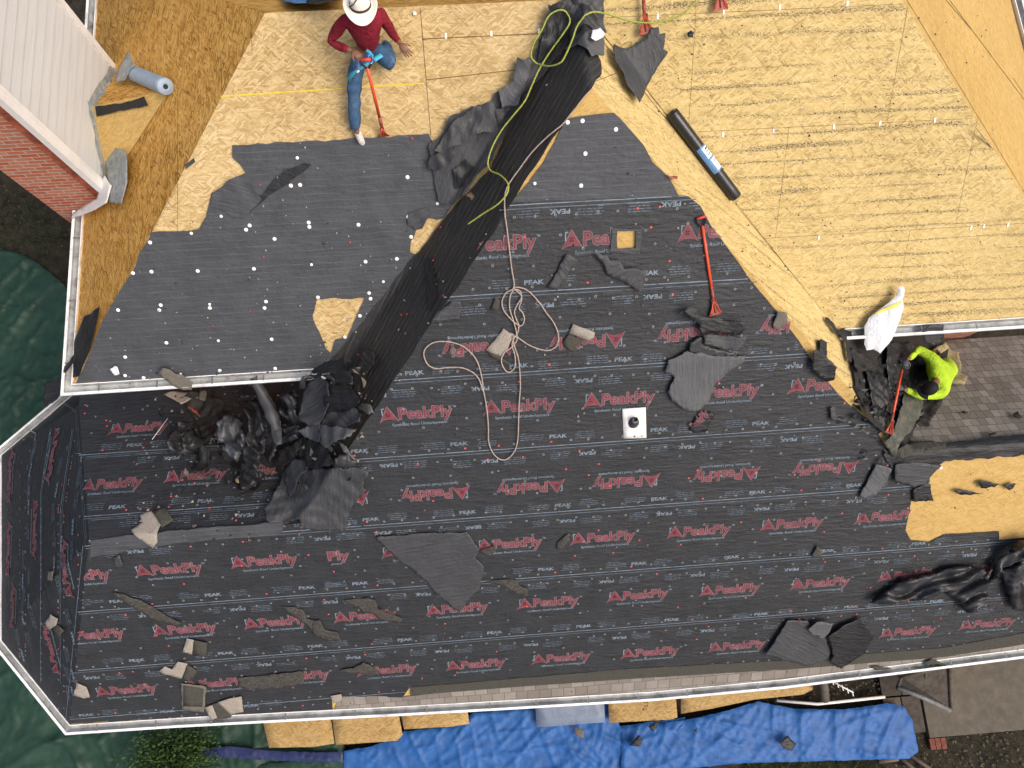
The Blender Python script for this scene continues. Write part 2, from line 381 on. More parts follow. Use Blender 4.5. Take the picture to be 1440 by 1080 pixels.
def boxes(name, bxs, mat, parent=None, bev=.0):
    vs, fs, uvs = [], [], []
    faces = [((0, 3, 2, 1), 2), ((4, 5, 6, 7), 2), ((0, 1, 5, 4), 1), ((1, 2, 6, 5), 0), ((2, 3, 7, 6), 1), ((3, 0, 4, 7), 0)]
    for (x0, y0, z0, x1, y1, z1) in bxs:
        c = [(x0, y0, z0), (x1, y0, z0), (x1, y1, z0), (x0, y1, z0), (x0, y0, z1), (x1, y0, z1), (x1, y1, z1), (x0, y1, z1)]
        for f, ax in faces:
            s = len(vs)
            for i in f:
                v = c[i]; vs.append(v); uvs.append((v[0], v[1]) if ax == 2 else ((v[0], v[2]) if ax == 1 else (v[1], v[2])))
            fs.append((s, s+1, s+2, s+3))
    o = mk(name, vs, fs, mat, parent, uvs=uvs)
    if bev:
        bm = bmesh.new(); bm.from_mesh(o.data); bmesh.ops.remove_doubles(bm, verts=bm.verts, dist=1e-5); bm.to_mesh(o.data); bm.free()
        m = o.modifiers.new('bevel', 'BEVEL'); m.width = bev; m.segments = 2
    return o
def tube_data(pts, r, seg=8, caps=True):
    pts = [Vector(p) for p in pts]; n = len(pts); rs = r if isinstance(r, (list, tuple)) else [r]*n
    vs, fs = [], []; t0 = (pts[1]-pts[0]).normalized(); u = t0.orthogonal().normalized()
    for i, p in enumerate(pts):
        t = (pts[min(i+1, n-1)]-pts[max(i-1, 0)])
        t = t.normalized() if t.length > 1e-9 else t0
        u = (u-t*u.dot(t)).normalized(); w = t.cross(u)
        for k in range(seg):
            a = 2*math.pi*k/seg; vs.append(p+(u*math.cos(a)+w*math.sin(a))*rs[i])
    for i in range(n-1):
        for k in range(seg): fs.append((i*seg+k, i*seg+(k+1) % seg, (i+1)*seg+(k+1) % seg, (i+1)*seg+k))
    if caps: fs.append(tuple(range(seg-1, -1, -1))); fs.append(tuple((n-1)*seg+k for k in range(seg)))
    return vs, fs
def tube(name, pts, r, mat, parent=None, seg=8):
    vs, fs = tube_data(pts, r, seg); return mk(name, vs, fs, mat, parent, smooth=True)
def catmull(pts, m=8):
    P = [pts[0]]+list(pts)+[pts[-1]]; out = []
    for i in range(1, len(P)-2):
        a, b, c, d = (Vector(q) for q in P[i-1:i+3])
        for j in range(m):
            t = j/m; out.append(.5*((2*b)+(c-a)*t+(2*a-5*b+4*c-d)*t*t+(-a+3*b-3*c+d)*t**3))
    out.append(Vector(P[-1])); return out
def skin(chains, sub=2):
    """chains: list of (list of (pos, radius)) with shared positions welded; returns verts, faces of one smooth surface"""
    bm = bmesh.new(); lay = bm.verts.layers.skin.verify(); idx = {}
    def V(p, r):
        k = tuple(round(c, 4) for c in p)
        if k not in idx:
            v = bm.verts.new(p); idx[k] = v
            v[lay].radius = (r, r) if not isinstance(r, tuple) else r
            if len(idx) == 1: v[lay].use_root = True
        return idx[k]
    for ch in chains:
        pv = None
        for p, r in ch:
            v = V(p, r)
            if pv is not None and pv is not v and not bm.edges.get((pv, v)): bm.edges.new((pv, v))
            pv = v
    me = bpy.data.meshes.new('tmp'); bm.to_mesh(me); bm.free()
    o = bpy.data.objects.new('tmp', me); C.objects.link(o)
    sk = o.modifiers.new('s', 'SKIN'); sk.use_smooth_shade = True; sk.branch_smoothing = .4
    ss = o.modifiers.new('u', 'SUBSURF'); ss.levels = sub; ss.render_levels = sub
    dg = bpy.context.evaluated_depsgraph_get(); ev = o.evaluated_get(dg); m2 = ev.to_mesh()
    vs = [v.co.copy() for v in m2.vertices]; fs = [tuple(p.vertices) for p in m2.polygons]
    ev.to_mesh_clear(); bpy.data.objects.remove(o); bpy.data.meshes.remove(me)
    return vs, fs
def crinkle(vs, amp, sc, seed=0):
    return [v+noise.noise_vector(Vector(v)*sc+Vector((seed, seed*2, 0)))*amp for v in vs]
def merge(parts):
    vs, fs, mi = [], [], []
    for p in parts:
        s = len(vs); vs += list(p[0]); fs += [tuple(i+s for i in f) for f in p[1]]; mi += [p[2] if len(p) > 2 else 0]*len(p[1])
    return vs, fs, mi
# ------------------------------------------------------------------ roof geometry
A = I3(PM, PW, PE); TL = I3(PM, PW, PN1); TR = I3(PM, PE, PS2)
T = Vector((-5.62, .45, pz(PM, 0, .45)))
K1 = Vector((-7.08, -2.40, 2.33)); K2 = Vector((-8.28, -1.0, 2.33)); K3 = Vector((-8.53, 2.1, 2.33)); K4 = Vector((-7.25, 3.2, 2.33))
NN = on(112, 570, PN1)
def p3(a, b, c):
    n = (b-a).cross(c-a); return ((n.dot(a))/n.z, -n.x/n.z, -n.y/n.z)
PH1 = p3(T, K2, K3); PH2 = p3(T, K1, K2)
PH3 = p3(T, K3, NN)
def bayz(x, y): return pz(PH3, x, y) if inside_tri(x, y, T, K3, NN) else pz(PH1, x, y)
def inside_tri(x, y, a, b, c):
    q = [(p[0]-o[0])*(y-o[1])-(p[1]-o[1])*(x-o[0]) for o, p in ((a, b), (b, c), (c, a))]
    return all(v >= 0 for v in q) or all(v <= 0 for v in q)
EY, EX, EX2 = 2.49, -5.56, 8.5
def roof_z(x, y):
    z = GZ
    if y > -2.62 and x > -8.5 and y < 3:
        lo = min(pz(PM, x, y), pz(PN1, x, y) if x < 0 else pz(PS2, x, y))
        if x < 0: lo = min(lo, pz(PH1, x, y), pz(PH2, x, y))
        z = max(z, lo)
    if y > -2.4: z = max(z, min(pz(PM, x, y), pz(PW, x, y), pz(PE, x, y)) if y > .4 else GZ)
    if y >= EY-.03 and EX < x < 1.32: z = max(z, min(pz(PL, x, y), pz(PNL, x, y), pz(PWL, x, y)))
    if y >= EY-.03 and 1.32 <= x < EX2: z = max(z, min(pz(PR, x, y), pz(PNL, x, y), pz(PE2, x, y)))
    return z
def lowL(x, y): return max(pz(PN1, x, y) if y > .45 else -9, min(pz(PM, x, y), pz(PW, x, y)))
def lowR(x, y): return max(pz(PS2, x, y) if y > .82 else -9, min(pz(PM, x, y), pz(PE, x, y)))
def tri(v): v -= math.floor(v); return abs(v-.5)*2
def crump(x, y, f, seed, n=5):
    h = 0; wsum = 0
    for i in range(n):
        a = seed*1.7+i*2.4; w = 1/(1+.55*i); k = f*(1+.45*i)
        h += w*tri(k*(x*math.cos(a)+y*math.sin(a))+1.1*nz(x*f*.5+i, y*f*.5, seed+i))*(.5+.9*abs(nz(x*f*.4, y*f*.4, seed+9+i))); wsum += w
    return h/wsum
def creases(x, y, f, seed):
    h = 0
    for i in range(7):
        a = seed*2.1+i*1.93; u = x*math.cos(a)+y*math.sin(a); v = y*math.cos(a)-x*math.sin(a)
        m = max(0, nz(v*.9+i*7, u*.9, seed+i)+.12)
        h += 1.7*m*tri(f*.55*u*(1+.23*i)+.35*nz(u*.8, v*.8, seed+i)+i*.37)**7*.42
    return h
def hit(px, py, off=0.0, sf=None):
    r = ray(px, py); lo, hi = 4.0, None; t = 4.0
    while t < 22:
        p = Vector((0, 0, H))+r*t
        if p.z < (sf or roof_z)(p.x, p.y)+off: hi = t; break
        lo = t; t += .05
    for _ in range(18):
        m = (lo+hi)/2; p = Vector((0, 0, H))+r*m
        if p.z < (sf or roof_z)(p.x, p.y)+off: hi = m
        else: lo = m
    return Vector((0, 0, H))+r*hi
house = empty('house', (0, 0, GZ), 'brick house with its steep roof stripped to wooden boards and black underlayment', 'house')
def deck(name, pts, pl, mat, uv=None):
    P = [Vector((x, y, pz(pl, x, y))) for x, y in pts]
    return flat(name, P, pl, M[mat], house, uv)
vNW = (2.8, (PN1[0]-.45*2.8-PW[0])/PW[1]); vSE = (2.75, (PS2[0]-.7*2.75-PE[0])/PE[1])
wl = lambda y: (pz(PL, 0, y)-PW[0])/PW[1]
er = lambda y: (pz(PR, 0, y)-PE[0])/PE[1]
EAVE = [on(x, y, PM) for x, y in ((250, 1009), (440, 999), (560, 993), (720, 984), (920, 972), (1100, 955), (1300, 930), (1440, 912))]+[Vector((11.4, -2.45, pz(PM, 0, -2.45)))]
deck('roof_deck', [(K1.x, K1.y)]+[(p.x, p.y) for p in EAVE]+[(11.4, .82), TR[:2], A[:2], TL[:2], T[:2]], PM, 'osb4')
deck('roof_deck', [A[:2], TL[:2], (vNW[1], 2.8), (wl(2.8), 2.8), (1.32, 5.68)], PW, 'osb2')
deck('roof_deck', [A[:2], (1.32, 5.68), (er(5.6), 5.6), (er(2.75), 2.75), (vSE[1], 2.75), TR[:2]], PE, 'osb', uvof(PR, math.radians(28)))
deck('roof_deck', [(EX, EY), (-2.09, 5.7), (1.39, 5.7), (wl(EY), EY)], PL, 'osb2')
deck('roof_deck', [(er(EY), EY), (1.32, 5.66), (1.32, 5.7), (4.83, 5.7), (EX2, EY)], PR, 'osb')
deck('roof_deck', [(4.83, 5.7), (EX2, EY), (EX2, 9.3)], PE2, 'osb4')
deck('roof_deck', [(EX, EY), (EX, 9.3), (-2.09, 5.7)], PWL, 'osb3')
deck('roof_deck', [(-2.09, 5.705), (4.83, 5.705), (EX2, 9.3), (EX, 9.3)], PNL, 'osb3')
# the bay and the low roofs behind the ridges
def tri3(name, ps, mat):
    c = sum((Vector(p) for p in ps), Vector())/len(ps)
    return mk(name, ps, [list(range(len(ps)))] , mat, house, uvs=[(p[1], p[0]*1.25) for p in ps])
def up(p, d): return Vector(p)+Vector((0, 0, d))
NW_ = Vector((vNW[1], 2.8, pz(PN1, 0, 2.8))); NE_ = Vector((vSE[1], 2.75, pz(PS2, 0, 2.75)))
N2 = Vector((NN.x-.05, 2.8, pz(PN1, 0, 2.8)))
# walls, soffits
boxes('wall', [(-5.2, 2.8, GZ, 8.15, 9.0, 5.28)], M['brick'], house)
boxes('wall', [(-6.9, -1.95, GZ, 11.1, 2.8, 2.2)], M['brick'], house)
bay = [(-6.9, -1.95), (-7.85, -.85), (-8.05, 2.0), (-7.0, 2.9), (-6.9, 2.8)]
mk('wall', [(x, y, GZ) for x, y in bay]+[(x, y, 2.2) for x, y in bay], [(i, (i+1) % 5, 5+(i+1) % 5, 5+i) for i in range(5)], M['brick'], house,
   uvs=[(i*.9, 0) for i in range(5)]+[(i*.9, 2.5) for i in range(5)])
def window(x0, x1, z0, z1, y):
    f = boxes('window', [(x0, y-.05, z0, x0+.07, y+.02, z1), (x1-.07, y-.05, z0, x1, y+.02, z1), (x0+.07, y-.05, z0, x1-.07, y+.02, z0+.07), (x0+.07, y-.05, z1-.07, x1-.07, y+.02, z1), ((x0+x1)/2-.02, y-.045, z0+.07, (x0+x1)/2+.02, y+.02, z1-.07)], M['trim'], house)
    boxes('pane', [(x0+.07, y-.02, z0+.07, (x0+x1)/2-.02, y+.01, z1-.07), ((x0+x1)/2+.02, y-.02, z0+.07, x1-.07, y+.01, z1-.07)], M['plastic'], f)
for x in (-4.6, -1.2, 2.6, 6.2): window(x, x+1.3, .6, 1.9, -1.95)
mk('soffit', [(-7.05, -2.38, 2.2), (11.3, -2.38, 2.2), (11.3, -1.9, 2.2), (-6.85, -1.9, 2.2)], [(0, 1, 2, 3)], M['trim'], house)
mk('soffit', [(-5.55, 2.5, 5.3), (8.45, 2.5, 5.3), (8.45, 2.85, 5.3), (-5.55, 2.85, 5.3)], [(0, 1, 2, 3)], M['trim'], house)
mk('soffit', [(-5.54, 2.86, 5.3), (-5.15, 2.86, 5.3), (-5.15, 9.2, 5.3), (-5.54, 9.2, 5.3)], [(0, 1, 2, 3)], M['trim'], house)
mk('soffit', [(8.14, 2.86, 5.3), (8.48, 2.86, 5.3), (8.48, 9.2, 5.3), (8.14, 9.2, 5.3)], [(0, 1, 2, 3)], M['trim'], house)
# ------------------------------------------------------------------ wrinkled sheets nailed to the roof
def wrM(x, y):
    return .014*(nz(x*.55, y*2.2, 3)+.45*nz(x*2.1, y*5.5, 8)) + .004
def zM(off=.02): return lambda x, y: max(pz(PM, x, y)+off+wrM(x, y), 0)
under_px = [(716, 284), (780, 281), (860, 277), (930, 272), (968, 276), (985, 290), (1000, 318), (1030, 358), (1062, 402), (1095, 440), (1130, 490), (1150, 520), (1185, 560), (1222, 592), (1236, 612), (1248, 636), (1262, 652), (1300, 650), (1324, 654), (1305, 675), (1312, 703), (1281, 705), (1273, 746), (1281, 760), (1308, 762), (1328, 752), (1405, 747), (1405, 759), (1445, 756), (1560, 748), (1560, 882), (1440, 890), (1328, 911), (1100, 928), (880, 941), (577, 966), (566, 981), (466, 979), (468, 998), (440, 999), (250, 1009), (98, 1018)]
uxy = XY(under_px, PM, .02)+[tuple(T[:2]), tuple(TL[:2]), tuple(on(510, 600, PM, .02)[:2])]
UM = sheet('underlayment', uxy, zM(), M['under'], house, .11, .012, [XY([(868, 325), (895, 325), (894, 349), (867, 350)], PM, .02)], seed=2)
def zfl(pl, off, a=.006, sx=.8, sy=2.6, s=1.0): return lambda x, y: pz(pl, x, y)+off+a*(1+nz(x*sx, y*sy, s)+.5*nz(x*sx*4, y*sy*3, s+4))
UN = sheet('underlayment', [tuple(T[:2]), tuple(TL[:2]), tuple(NW_[:2]), tuple(N2[:2]), tuple(NN[:2])], zfl(PN1, .012, .008), M['under'], house, .13, 0, seed=3)
deck('roof_deck', [T[:2], TL[:2], (vNW[1], 2.8), (N2.x, 2.8), NN[:2]], PN1, 'osb3')
# bay slopes: deck and underlayment in three facets
bayf = [[T, K1, K2], [T, K2, K3], [T, K3, NN], [NN, K3, K4], [NN, K4, N2]]
for f in bayf: tri3('roof_deck', f, M['osb4'])
UH = None
for i, f in enumerate(bayf):
    vs = [up(p, .016) for p in f]; c = sum(vs, Vector())/len(vs)
    # gently subdivided fan
    bm = bmesh.new(); bv = [bm.verts.new(p) for p in vs]; bm.faces.new(bv); bmesh.ops.triangulate(bm, faces=bm.faces)
    bmesh.ops.subdivide_edges(bm, edges=bm.edges, cuts=14, use_grid_fill=True)
    for v in bm.verts:
        v.co.z += .014*(nz(v.co.x*2.3, v.co.y*.9, 5)+.6*nz(v.co.x*6, v.co.y*3, 6)) if min((v.co-q).length for q in vs) > .02 else 0
    me = bpy.data.meshes.new('t'); bm.to_mesh(me); bm.free()
    V = [v.co.copy() for v in me.vertices]; Fs = [tuple(p.vertices) for p in me.polygons]; bpy.data.meshes.remove(me)
    o = mk('underlayment', V, Fs, M['under'], house, uvs=[(v.y, v.x*1.25) for v in V], smooth=True)
    if i == 1: UH = o
# grey felt on the upper left slope
feltL = [(327, 205), (400, 200), (480, 197), (603, 189), (611, 207), (640, 205), (690, 236), (640, 290), (573, 377), (510, 463), (480, 518), (440, 521), (107, 540), (130, 490), (145, 450), (165, 415), (185, 385), (203, 347), (213, 327), (280, 323), (290, 306), (296, 285), (298, 272), (330, 250), (346, 244), (338, 232), (327, 222)]
holesL = [[(578, 340), (586, 322), (600, 307), (615, 310), (627, 304), (622, 322), (610, 342), (598, 352), (590, 358), (577, 355)], [(446, 421), (513, 420), (500, 448), (489, 474), (472, 478), (466, 497), (458, 490), (449, 466), (441, 450), (440, 444)],
          [(385, 262), (392, 247), (408, 241), (432, 230), (412, 246), (396, 256)], [(655, 278), (661, 270), (668, 276), (664, 283)]]
UL = sheet('grey_felt', XY(feltL, PL, .015), lambda x, y: pz(PL, x, y)+.012+.012*(1+nz(x*.8, y*3.5, 2)+.4*nz(x*4, y*9, 7)) + .05*max(0, nz(x*3, y*4, 4)-.25)*(1 if on(0, 0, PL).y and y > 3.9 else .25), M['felt'], house, .09, .02, [XY(h, PL, .015) for h in holesL], uvof(PL), seed=4)
feltT = [(863, 160), (872, 168), (890, 188), (905, 205), (918, 230), (940, 250), (955, 278), (870, 279), (718, 285), (745, 256), (772, 215), (797, 168), (830, 163)]
sheet('grey_felt', XY(feltT, PM, .015), lambda x, y: pz(PM, x, y)+.03+.006*nz(x, y*3, 3), M['felt'], house, .1, .015, (), seed=5)
# black felt in the valley
dk = [(850, 62), (851, 82), (832, 124), (797, 169), (745, 245), (719, 286), (700, 318), (650, 395), (600, 465), (575, 505), (548, 545), (522, 585), (508, 602), (490, 590), (480, 548), (470, 512), (510, 461), (573, 375), (640, 290), (690, 238), (720, 170), (745, 112), (790, 70), (822, 46)]
def zV(off, amp, s=1.0, f=3.0):
    return lambda x, y: max(pz(PL, x, y), min(pz(PW, x, y), pz(PE, x, y)))+off+amp*(1+nz(x*f, y*f, s)+.6*nz(x*f*2.7, y*f*2.7, s+2))
dkh = [[(576, 340), (590, 318), (608, 308), (625, 305), (618, 328), (604, 348), (590, 359), (576, 356)]]
sheet('valley_felt', XY(dk, PW, .02), zV(.03, .010, 2), M['felt_dark'], house, .07, .02, [XY([(656, 276), (662, 270), (668, 277), (663, 283)], PW, .02)], lambda x, y: ((x*.62+y*.78), (x*.78-y*.62)*1.2), seed=6)
gs = [(604, 205), (624, 190), (634, 168), (650, 160), (672, 150), (690, 145), (703, 128), (722, 118), (727, 84), (737, 90), (748, 88), (757, 60), (772, 34), (770, 12), (790, 6), (800, -8), (851, -8), (848, 30), (852, 52), (838, 62), (815, 60), (790, 90), (760, 120), (748, 132), (725, 160), (715, 190), (700, 215), (688, 246), (665, 262), (640, 295), (618, 288), (608, 240)]
def zGS(x, y):
    return max(pz(PL, x, y), min(pz(PW, x, y), pz(PE, x, y)))+.045+.15*crump(x*.75+y*.4, y*.8-x*.4, 1.5, 3.3, 5)
sheet('crumpled_felt_strip', XY(gs, PL, .05), zGS, M['scrap'], house, .035, .03, (), lambda x, y: ((x*.62+y*.78), (x*.78-y*.62)*1.2), seed=7)
def flap(pxs, pl, amp, mat, seed, name='torn_flap', off=.04, f=5.0, parent=house, res=.05, jag=.01, ang=0.3, **k):
    xy = XY(pxs, pl, off)
    def zf(x, y):
        d = sdist(x, y, xy)
        return pz(pl, x, y)+off+amp*1.3*crump(x, y, f*.5, seed, 4)
    return sheet(name, xy, zf, M[mat], parent, res, jag, (), uvof(pl, ang), seed=seed, **k)
flap([(300, 272), (330, 252), (350, 245), (357, 268), (370, 282), (355, 296), (345, 308), (330, 309), (318, 298), (297, 292)], PL, .07, 'felt', 11)
flap([(352, 300), (376, 278), (400, 262), (432, 238), (438, 232), (428, 230), (400, 240), (384, 254), (372, 270)], PL, .02, 'scrap_dk', 12)
flap([(603, 237), (612, 212), (632, 208), (640, 222), (620, 238)], PL, .05, 'scrap_dk', 13, off=.09)
flap([(648, 258), (668, 236), (680, 240), (672, 262), (655, 272), (650, 285)], PL, .05, 'scrap', 14, off=.09)
flap([(604, 290), (640, 285), (618, 330), (600, 345), (585, 352), (596, 325)], PL, .0, 'felt', 15, off=.0, f=2) if False else None
flap([(598, 368), (606, 362), (613, 400), (614, 420), (602, 440), (600, 410)], PW, .03, 'scrap_dk', 16, off=.06)
flap([(120, 445), (131, 440), (141, 432), (137, 455), (127, 490), (112, 530), (104, 532), (106, 480)], PWL, .05, 'scrap_dk', 17, off=.04)
flap([(260, 232), (273, 222), (275, 228), (262, 238)], PL, .01, 'scrap', 18)
# felt over the small ridge behind the big slope
sheet('ridge_felt', XY([(128, 760), (200, 750), (300, 741), (400, 734), (397, 750), (330, 757), (250, 764), (190, 772), (126, 785)], PM, .04), lambda x, y: pz(PM, x, y)+.045+.015*nz(x*2, y*6, 2), M['felt'], house, .06, .02, (), seed=8)
sheet('ridge_felt', XY([(1240, 640), (1262, 625), (1300, 628), (1370, 618), (1450, 608), (1560, 602), (1560, 632), (1440, 641), (1340, 647), (1312, 655), (1275, 652), (1252, 660)], PM, .03), lambda x, y: min(pz(PM, x, y), pz(PS2, x, y))+.04+.05*(1-abs(nz(x*2, y*6, 2))), M['scrap_dk'], house, .06, .03, (), seed=9)
for i, (pp, mt, of, am) in enumerate([
 ([(727, 84), (737, 90), (748, 88), (740, 120), (728, 150), (708, 158), (701, 130), (722, 118)], 'scrap_lt', .16, .10),
 ([(668, 152), (690, 145), (702, 160), (700, 180), (660, 200), (630, 215), (612, 218), (625, 190), (645, 170)], 'scrap', .17, .12),
 ([(696, 158), (720, 150), (752, 118), (742, 142), (715, 170), (700, 185)], 'scrap_dk', .15, .12),
 ([(602, 236), (606, 222), (628, 208), (642, 214), (634, 232), (618, 240)], 'plastic', .16, .08),
 ([(772, 14), (790, 6), (800, 0), (806, 25), (796, 60), (780, 82), (768, 90), (756, 84), (764, 50)], 'scrap_dk', .15, .12),
 ([(800, -4), (830, -6), (846, 10), (836, 40), (820, 52), (805, 64), (798, 50), (806, 25)], 'plastic', .09, .08),
 ([(790, 72), (812, 52), (838, 36), (850, 48), (850, 78), (832, 80), (812, 62)], 'scrap_lt', .09, .06),
 ([(636, 240), (655, 225), (668, 236), (652, 262), (640, 266)], 'scrap_dk', .14, .06),
 ([(575, 300), (600, 290), (607, 300), (596, 318), (584, 324), (574, 318)], 'scrap', .05, .05)]):
    xy_ = [tuple(hit(x, y, of)[:2]) for x, y in pp]
    sheet('torn_flap', xy_, lambda x, y: roof_z(x, y)+of+am*1.5*crump(x, y, 3.2, i*1.7, 4)-.02, M[mt], house, .03, .02, (), uvof(PM, .9+i), seed=300+i)
# exposed patch with a cut-out window to the boards
sheet('felt_patch', XY([(861, 321), (903, 323), (900, 358), (858, 355)], PM, .05), lambda x, y: pz(PM, x, y)+.055, M['scrap'], house, .08, .003, [XY([(867, 325), (895, 325), (894, 349), (868, 350)], PM, .05)], seed=10)
# shingles
deck('shingles', [TR[:2], (11.4, .82), (11.4, 2.75), (vSE[1], 2.75)], PS2, 'shingle')
def band_sheet(pxs, off, mat, uv=None, name='shingle_strip'):
    return sheet(name, XY(pxs, PM, off), lambda x, y: pz(PM, x, y)+off+.004*nz(x*2, y*4), M[mat], house, .12, .006, (), uv, seed=off*100)
band_sheet([(577, 967), (880, 941), (1100, 929), (1328, 911), (1440, 890), (1560, 880), (1560, 900), (1440, 906), (1328, 924), (1100, 942), (880, 955), (700, 968), (577, 978)], .034, 'gr_d')
band_sheet([(464, 977), (566, 980), (700, 966), (880, 953), (1100, 940), (1328, 922), (1440, 904), (1560, 888), (1560, 897), (1440, 912), (1300, 930), (1100, 955), (920, 972), (720, 984), (560, 993), (470, 998), (474, 988)], .022, 'shingle_l')
# ------------------------------------------------------------------ gutters
def gutter(path, outs, name='gutter'):
    """path: eave corners; outs: outward unit vector (2D) of each segment"""
    prof = [(0, .03, 0), (0.012, .03, 0), (.014, -.085, 1), (.085, -.085, 1), (.112, -.02, 1), (.112, .02, 0), (.150, .022, 0), (.150, -.01, 0), (.128, -.03, 0), (.095, -.10, 0), (0, -.10, 0)]
    offs = []
    for i in range(len(path)):
        a = Vector(outs[max(0, i-1)]); b = Vector(outs[min(i, len(outs)-1)])
        m = a+b; offs.append(m/m.dot(a))
    vs, fs, mi = [], [], []; n = len(prof)
    for p, o in zip(path, offs):
        for a, z, _ in prof: vs.append((p[0]+o.x*a, p[1]+o.y*a, p[2]+z))
    for i in range(len(path)-1):
        for k in range(n):
            k2 = (k+1) % n
            fs.append((i*n+k, i*n+k2, (i+1)*n+k2, (i+1)*n+k)); mi.append(1 if prof[k][2] or (prof[k2][2] and k < 3) else 0)
    fs.append(tuple(range(n))); mi.append(0); fs.append(tuple(reversed(range((len(path)-1)*n, len(path)*n)))); mi.append(0)
    return mk(name, vs, fs, [M['gutter'], M['gutter_in']], house, mi)
def nrm(x, y): l = math.hypot(x, y); return (x/l, y/l)
bp = [K4, K3, K2, K1]+EAVE
bo = [nrm(-(b.y-a.y)*-1, (b.x-a.x)*-1) for a, b in zip(bp, bp[1:])]
bo = [nrm((b.y-a.y), -(b.x-a.x)) for a, b in zip(bp, bp[1:])]
gutter([up(p, 0) for p in bp], bo)
ze = pz(PL, 0, EY)
gutter([(EX, 5.05, ze+.0), (EX, EY, ze), (wl(EY)-.12, EY, ze)], [(-1, 0), (0, -1)])
gutter([(EX, 6.95, ze), (EX, 9.3, ze)], [(-1, 0)])
zr = pz(PR, 0, EY)
gutter([(er(EY)+.02, EY, zr), (EX2, EY, zr), (EX2, 9.3, zr)], [(0, -1), (1, 0)])
# pipe hangers and sealed seams of the gutters
def hangers(a, b, n):
    a, b = Vector(a), Vector(b); d = (b-a)/n; o2 = Vector((d.y, -d.x, 0)).normalized()
    for i in range(n):
        p = a+d*(i+.5+.15*math.sin(i*7)); q = d.normalized()*.012
        vs = [p-q+o2*.012+Vector((0, 0, .015)), p+q+o2*.012+Vector((0, 0, .015)), p+q+o2*.12+Vector((0, 0, .024)), p-q+o2*.12+Vector((0, 0, .024))]
        mk('gutter_hanger', vs, [(0, 1, 2, 3)], M['pipe'], house)
for a, b in zip([K1]+EAVE, EAVE): hangers(a, b, max(1, int((b-a).length/.8)))
hangers((EX, EY, ze), (wl(EY)-.12, EY, ze), 5); hangers((er(EY), EY, zr), (EX2, EY, zr), 5); hangers((EX, 5.05, ze), (EX, EY, ze), 3)
# ------------------------------------------------------------------ chimney, its flashings and the cricket behind it
CX = -5.0
def onx(px, py, X=CX):
    r = ray(px, py); return Vector((0, 0, H))+r*(X/r.x)
C1 = onx(127, 150); C1.y = min(C1.y, 6.6)
mk('chimney', [(CX, 5.07, GZ), (CX, 5.07, 10.4), (-5.98, 5.07, 10.4), (-5.98, 5.07, GZ), (-5.98, 7.0, GZ), (-5.98, 7.0, 10.4), (CX, 7.0, 10.4), (CX, 7.0, GZ)], [(3, 0, 1, 2), (4, 3, 2, 5), (7, 4, 5, 6), (1, 6, 5, 2)], M['brick'], house,
   uvs=[(0, 0), (0, 10.7), (.98, 10.7), (.98, 0), (2.9, 0), (2.9, 10.7), (4, 10.7), (4, 0)])
chim = [o for o in C.objects if o.name.startswith('chimney')][0]
laps = []
z = 5.0
while z < 10.3:
    laps += [(z, z+.165)]; z += .165
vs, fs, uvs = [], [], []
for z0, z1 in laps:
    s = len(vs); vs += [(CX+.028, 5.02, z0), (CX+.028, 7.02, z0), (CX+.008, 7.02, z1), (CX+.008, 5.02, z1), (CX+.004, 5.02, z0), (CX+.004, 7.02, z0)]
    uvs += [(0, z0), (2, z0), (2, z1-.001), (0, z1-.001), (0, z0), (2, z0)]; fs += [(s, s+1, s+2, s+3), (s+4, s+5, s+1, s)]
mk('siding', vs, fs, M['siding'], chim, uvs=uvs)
boxes('corner_trim', [(CX-.045, 4.995, 4.9, CX+.04, 5.068, 10.4), (CX+.03, 5.068, 4.9, CX+.045, 5.15, 10.4), (CX+.005, 6.93, 5.0, CX+.04, 7.03, 10.4)], M['trim'], chim)
vs = []; s_ = 0
boxes('brick_edge', [(CX-.20, 5.045, 4.9+i*.078, CX-.047, 5.072, 4.9+i*.078+.066) for i in range(70)], mat_plain('brick_edge', (.30, .085, .05), .9, .15, 0, .5, 8, .3), chim)
A1 = on(240, 127, PWL); A1.z = pz(PWL, A1.x, A1.y)+.01; B1 = Vector((CX, 5.12, pz(PWL, CX, 0)+.01)); D1 = Vector((CX, 6.95, pz(PWL, CX, 0)+.01))
mk('cricket', [A1, C1, B1], [(0, 1, 2)], M['osb4'], house, uvs=[(A1.x, A1.y), (C1.x, C1.y), (B1.x, B1.y)])
mk('cricket', [A1, D1, C1], [(0, 1, 2)], M['osb3'], house, uvs=[(A1.x, A1.y), (D1.x, D1.y), (C1.x, C1.y)])
flap([(134, 150), (170, 146), (203, 136), (209, 149), (175, 156), (136, 164)], p3(A1, C1, B1), .015, 'scrap_dk', 19, off=.035, ang=.1)
def strip3(name, pts, w, wz, mat, seed):
    vs, fs = [], []; m = len(pts)
    P = []
    for a, b in zip(pts, pts[1:]):
        for k in range(10): P.append(Vector(a).lerp(Vector(b), k/10))
    P.append(Vector(pts[-1]))
    for i, p in enumerate(P):
        j = .5+.5*((i//3) % 2)+.4*nz(i*.7, seed)
        vs += [p+Vector((.03, 0, wz*(.7+.3*j))), p+Vector((.045, 0, .02)), p+Vector((.05+w*(.55+.5*j), 0, .035+.05*nz(i*.9, seed+2)))]
    for i in range(len(P)-1):
        s = i*3; fs += [(s, s+3, s+4, s+1), (s+1, s+4, s+5, s+2)]
    o = mk(name, vs, fs, mat, house); so_ = o.modifiers.new('t', 'SOLIDIFY'); so_.thickness = .004; return o
strip3('flashing', [B1, C1], .07, .12, M['lead'], 1); strip3('flashing', [C1, D1], .07, .12, M['lead'], 2)
flap([(148, 213), (163, 209), (176, 211), (180, 226), (179, 258), (171, 288), (155, 286), (151, 252)], PWL, .04, 'lead', 21, 'flashing', off=.12, thick=.004)
